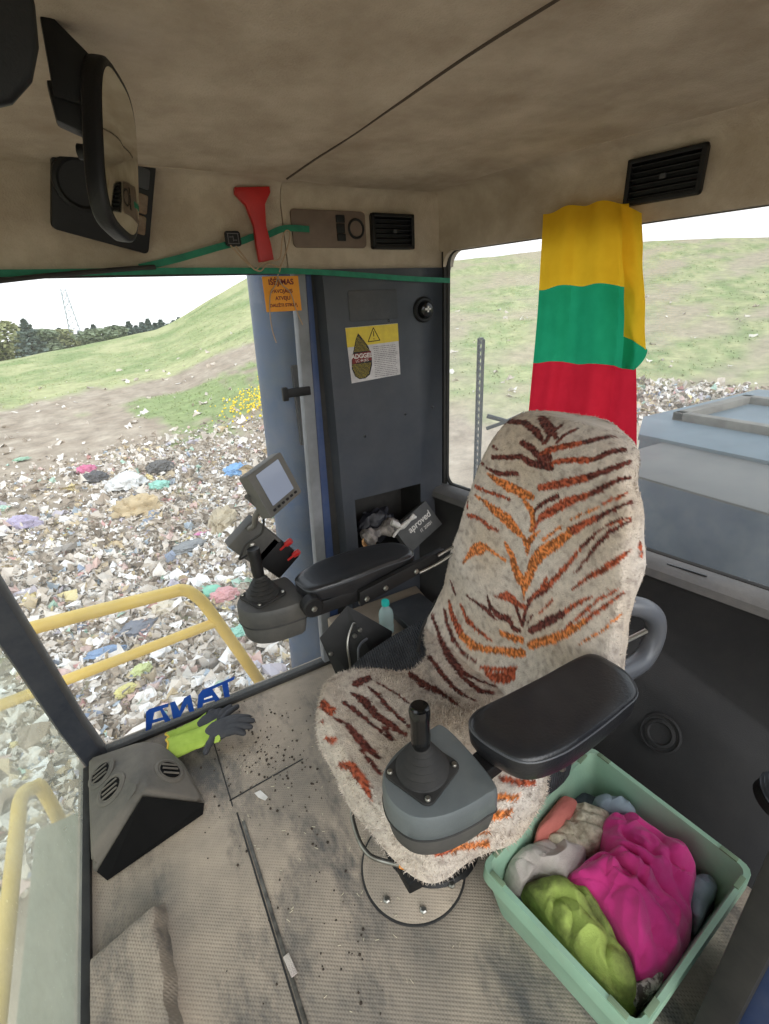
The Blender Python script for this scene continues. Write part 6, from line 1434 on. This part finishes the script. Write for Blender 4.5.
tree(87.9, 96, elz(-.7, 96), 4.0, 'm', 'slim green tree second right of the lattice mast')
aa = [98.6, 97.7, 95.9, 94.6, 92.6, 91.0, 90.3, 89.7, 87.9, 86.6, 86.0, 85.4, 84.8, 84.2, 83.6, 83.0, 82.4, 81.8, 81.2, 80.6]
for i, a in enumerate(aa):
    tree(a, 100+(i % 3)*4, elz(-1.05+.55*((i*7) % 5)/4+(.25 if a < 88 else 0), 100), 3.2+.5*(i % 3), 'c', 'small dark conifer in the distant tree line', 'conifers in the distant tree line')
# lattice mast
ms = empty('lattice_mast', (95*math.cos(math.radians(91.35)), 95*math.sin(math.radians(91.35)), -5), 'grey steel lattice mast rising behind the tree line', 'mast')
cx, cy = ORG[ms].x, ORG[ms].y; zb, zt = -4.5, 1.5+95*math.tan(math.radians(2.75)); bm = bmesh.new()
cr4 = lambda t, k: Vector((cx+(1.05-.75*t)*(1 if k in (0, 1) else -1), cy+(1.05-.75*t)*(1 if k in (0, 3) else -1), zb+(zt-zb)*t))
for k in range(4): tube(bm, [cr4(0, k), cr4(1, k)], .06, 5)
from_bm('mast_legs', bm, mat('galvanised', srgb(150, 160, 165), None, rough=.5, metal=.3), ms)
bm = bmesh.new()
for i in range(12):
    for k in range(4):
        tube(bm, [cr4(i/12, k), cr4((i+1)/12, (k+1) % 4)], .035, 4); tube(bm, [cr4((i+1)/12, k), cr4(i/12, (k+1) % 4)], .035, 4); tube(bm, [cr4(i/12, k), cr4(i/12, (k+1) % 4)], .035, 4)
from_bm('cross_braces', bm, MATS['galvanised'], ms)

# machine parts outside the glass
pl_ = empty('blue_post', (.6, 1.97, -.6), 'worn round blue steel post outside the side window', 'post')
bm = bmesh.new(); tube(bm, [(.575, 1.97, -.9), (.60, 1.97, -.2), (.645, 1.97, 1.1), (.668, 1.97, 1.75), (.68, 1.97, 2.3)], .108, 40)
from_bm('post_tube', bm, bluep, pl_)
bm = bmesh.new(); ebox(bm, .64, .70, 1.84, 1.865, .98, 1.30, .006); from_bm('hinge_plate', bm, black, pl_)
hr = empty('yellow_handrail', (-.2, 2.0, -1.2), 'yellow two-bar handrail outside the side window', 'handrail')
bm = bmesh.new(); tube(bm, spline([(-1.25, 2.0, .40), (-.9, 2.0, .415), (-.47, 2.0, .425), (0.0, 2.0, .405), (.07, 2.0, .40), (.115, 2.0, .36), (.17, 2.0, .235), (.34, 2.0, -.31), (.50, 2.0, -.85), (.55, 2.0, -1.2)], 8), .027, 16); from_bm('top_rail', bm, yrail, hr)
bm = bmesh.new(); tube(bm, [(-1.3, 2.0, .105), (-.66, 2.0, .135), (.185, 2.0, .185)], .023, 14); from_bm('middle_rail', bm, yrail, hr)
fr_ = empty('yellow_grab_rail', (-.62, 1.4, -1.0), 'yellow bent grab rail outside the windshield', 'handrail')
bm = bmesh.new(); tube(bm, spline([(-.60, -.2, -.10), (-.60, .5, -.075), (-.60, 1.05, -.05), (-.60, 1.50, -.02), (-.60, 1.64, -.015), (-.58, 1.70, -.05), (-.56, 1.72, -.16), (-.56, 1.72, -1.0)], 8), .023, 14); from_bm('rail_tube', bm, yrail, fr_)
dk = empty('front_deck', (-.56, .9, -.5), 'pale grey green machine deck outside the windshield base', 'deck')
bm = bmesh.new(); ebox(bm, -.60, -.43, -.8, 1.62, -.60, -.16, .015); from_bm('deck_body', bm, deckm, dk)
hd = empty('engine_hood', (2.6, .6, -1.0), 'large dusty blue and grey engine hood behind the rear window', 'hood')
bm = bmesh.new(); ebox(bm, 1.80, 3.9, -1.6, 1.32, -.8, .798, .012); from_bm('hood_body', bm, hoodside, hd)
bm = bmesh.new(); ebox(bm, 1.80, 2.33, -1.6, 1.32, .796, .806, .003); from_bm('hood_top', bm, hoodtop, hd)
bm = bmesh.new(); hexa(bm, [(2.33, -1.6, .79), (2.33, -1.6, .822), (2.33, 1.45, .79), (2.33, 1.45, .822), (2.62, -1.6, .79), (2.62, -1.6, .845), (2.62, 1.62, .79), (2.62, 1.62, .845)], .004); from_bm('hood_step', bm, hoodrim, hd)
bm = bmesh.new(); ebox(bm, 2.62, 3.9, -1.6, 1.62, .60, .842, .006); from_bm('rear_deck', bm, hoodrim, hd)
bm = bmesh.new()
for (x0, x1, y0, y1) in ((2.66, 2.72, -.6, 1.48), (3.35, 3.41, -.6, 1.48), (2.66, 3.41, 1.42, 1.48)): ebox(bm, x0, x1, y0, y1, .84, .885, .006)
from_bm('grille_frame', bm, mat('weathered_frame', srgb(120, 116, 108), srgb(96, 92, 86), 12, .8), hd)
bm = bmesh.new(); ebox(bm, 2.76, 3.35, -.6, 1.0, .840, .848); from_bm('grille_opening', bm, black, hd)
pg = empty('perforated_guard', (1.72, 1.95, .4), 'narrow dark perforated guard seen edge-on outside the rear window', 'guard')
bm = bmesh.new(); fg_ = frame_from(Vector((-.90, .42, 0)))
ctr = Vector((1.69, 1.95, .86)); W_, H2 = .080, .92
for (cx_, cy_, w_, h_) in ((-W_/2, 0, .012, H2), (W_/2, 0, .012, H2), (0, -H2/2, W_, .012), (0, H2/2, W_*.5, .012)): prism(bm, rrect(w_, h_, .003, 1, cx_, cy_), ctr, fg_, .015)
from_bm('guard_frame', bm, navy, pg)
bm = bmesh.new()
for k in range(26):
    y0 = -H2/2+H2*k/26
    tube(bm, [ctr+fg_ @ Vector((-W_/2, y0, .007)), ctr+fg_ @ Vector((W_/2, y0+H2/26, .007))], .004, 5); tube(bm, [ctr+fg_ @ Vector((W_/2, y0, .007)), ctr+fg_ @ Vector((-W_/2, y0+H2/26, .007))], .004, 5)
from_bm('perforated_mesh', bm, navy, pg)
bm = bmesh.new(); tube(bm, [(1.72, 1.93, .93), (1.80, 1.86, .90), (1.86, 1.80, .94)], .012, 8); tube(bm, [(1.72, 1.93, .86), (1.80, 1.86, .90)], .010, 8); from_bm('mounting_arm', bm, navy, pg)

# ================================================================ LIGHT, SKY, CAMERA
W = bpy.data.worlds.new('overcast_sky'); SC.world = W; W.use_nodes = True; nt = W.node_tree; N = nt.nodes; L = nt.links
bg = N['Background']; tc = N.new('ShaderNodeTexCoord'); sp_ = N.new('ShaderNodeSeparateXYZ'); L.new(tc.outputs['Generated'], sp_.inputs[0])
cr1 = N.new('ShaderNodeValToRGB'); cr1.color_ramp.elements[0].position = 0; cr1.color_ramp.elements[0].color = (.96, .98, 1, 1); cr1.color_ramp.elements[1].position = .7; cr1.color_ramp.elements[1].color = (.80, .90, 1, 1)
L.new(sp_.outputs['Z'], cr1.inputs[0]); L.new(cr1.outputs[0], bg.inputs[0])
bg.inputs[1].default_value = SKY
sl = bpy.data.lights.new('hazy_sun', 'SUN'); sl.energy = SUN; sl.angle = math.radians(50); sl.color = (1, .98, .95)
so = bpy.data.objects.new('hazy_sun', sl); COL.objects.link(so)
so.rotation_euler = Vector(SUNDIR).to_track_quat('-Z', 'Y').to_euler()
cam = bpy.data.cameras.new('camera'); co = bpy.data.objects.new('camera', cam); COL.objects.link(co); SC.camera = co
co.location = (0, 0, 1.5)
Rc = Matrix(CAMR); co.rotation_euler = Rc.to_euler()
cam.sensor_fit = 'HORIZONTAL'; cam.sensor_width = 36; cam.lens = 475/769*36; cam.clip_start = .02; cam.clip_end = 600
vs2 = SC.view_settings; vs2.view_transform = 'Standard'; vs2.look = 'None'; vs2.exposure = EXPO; vs2.gamma = 1; vs2.use_curve_mapping = False
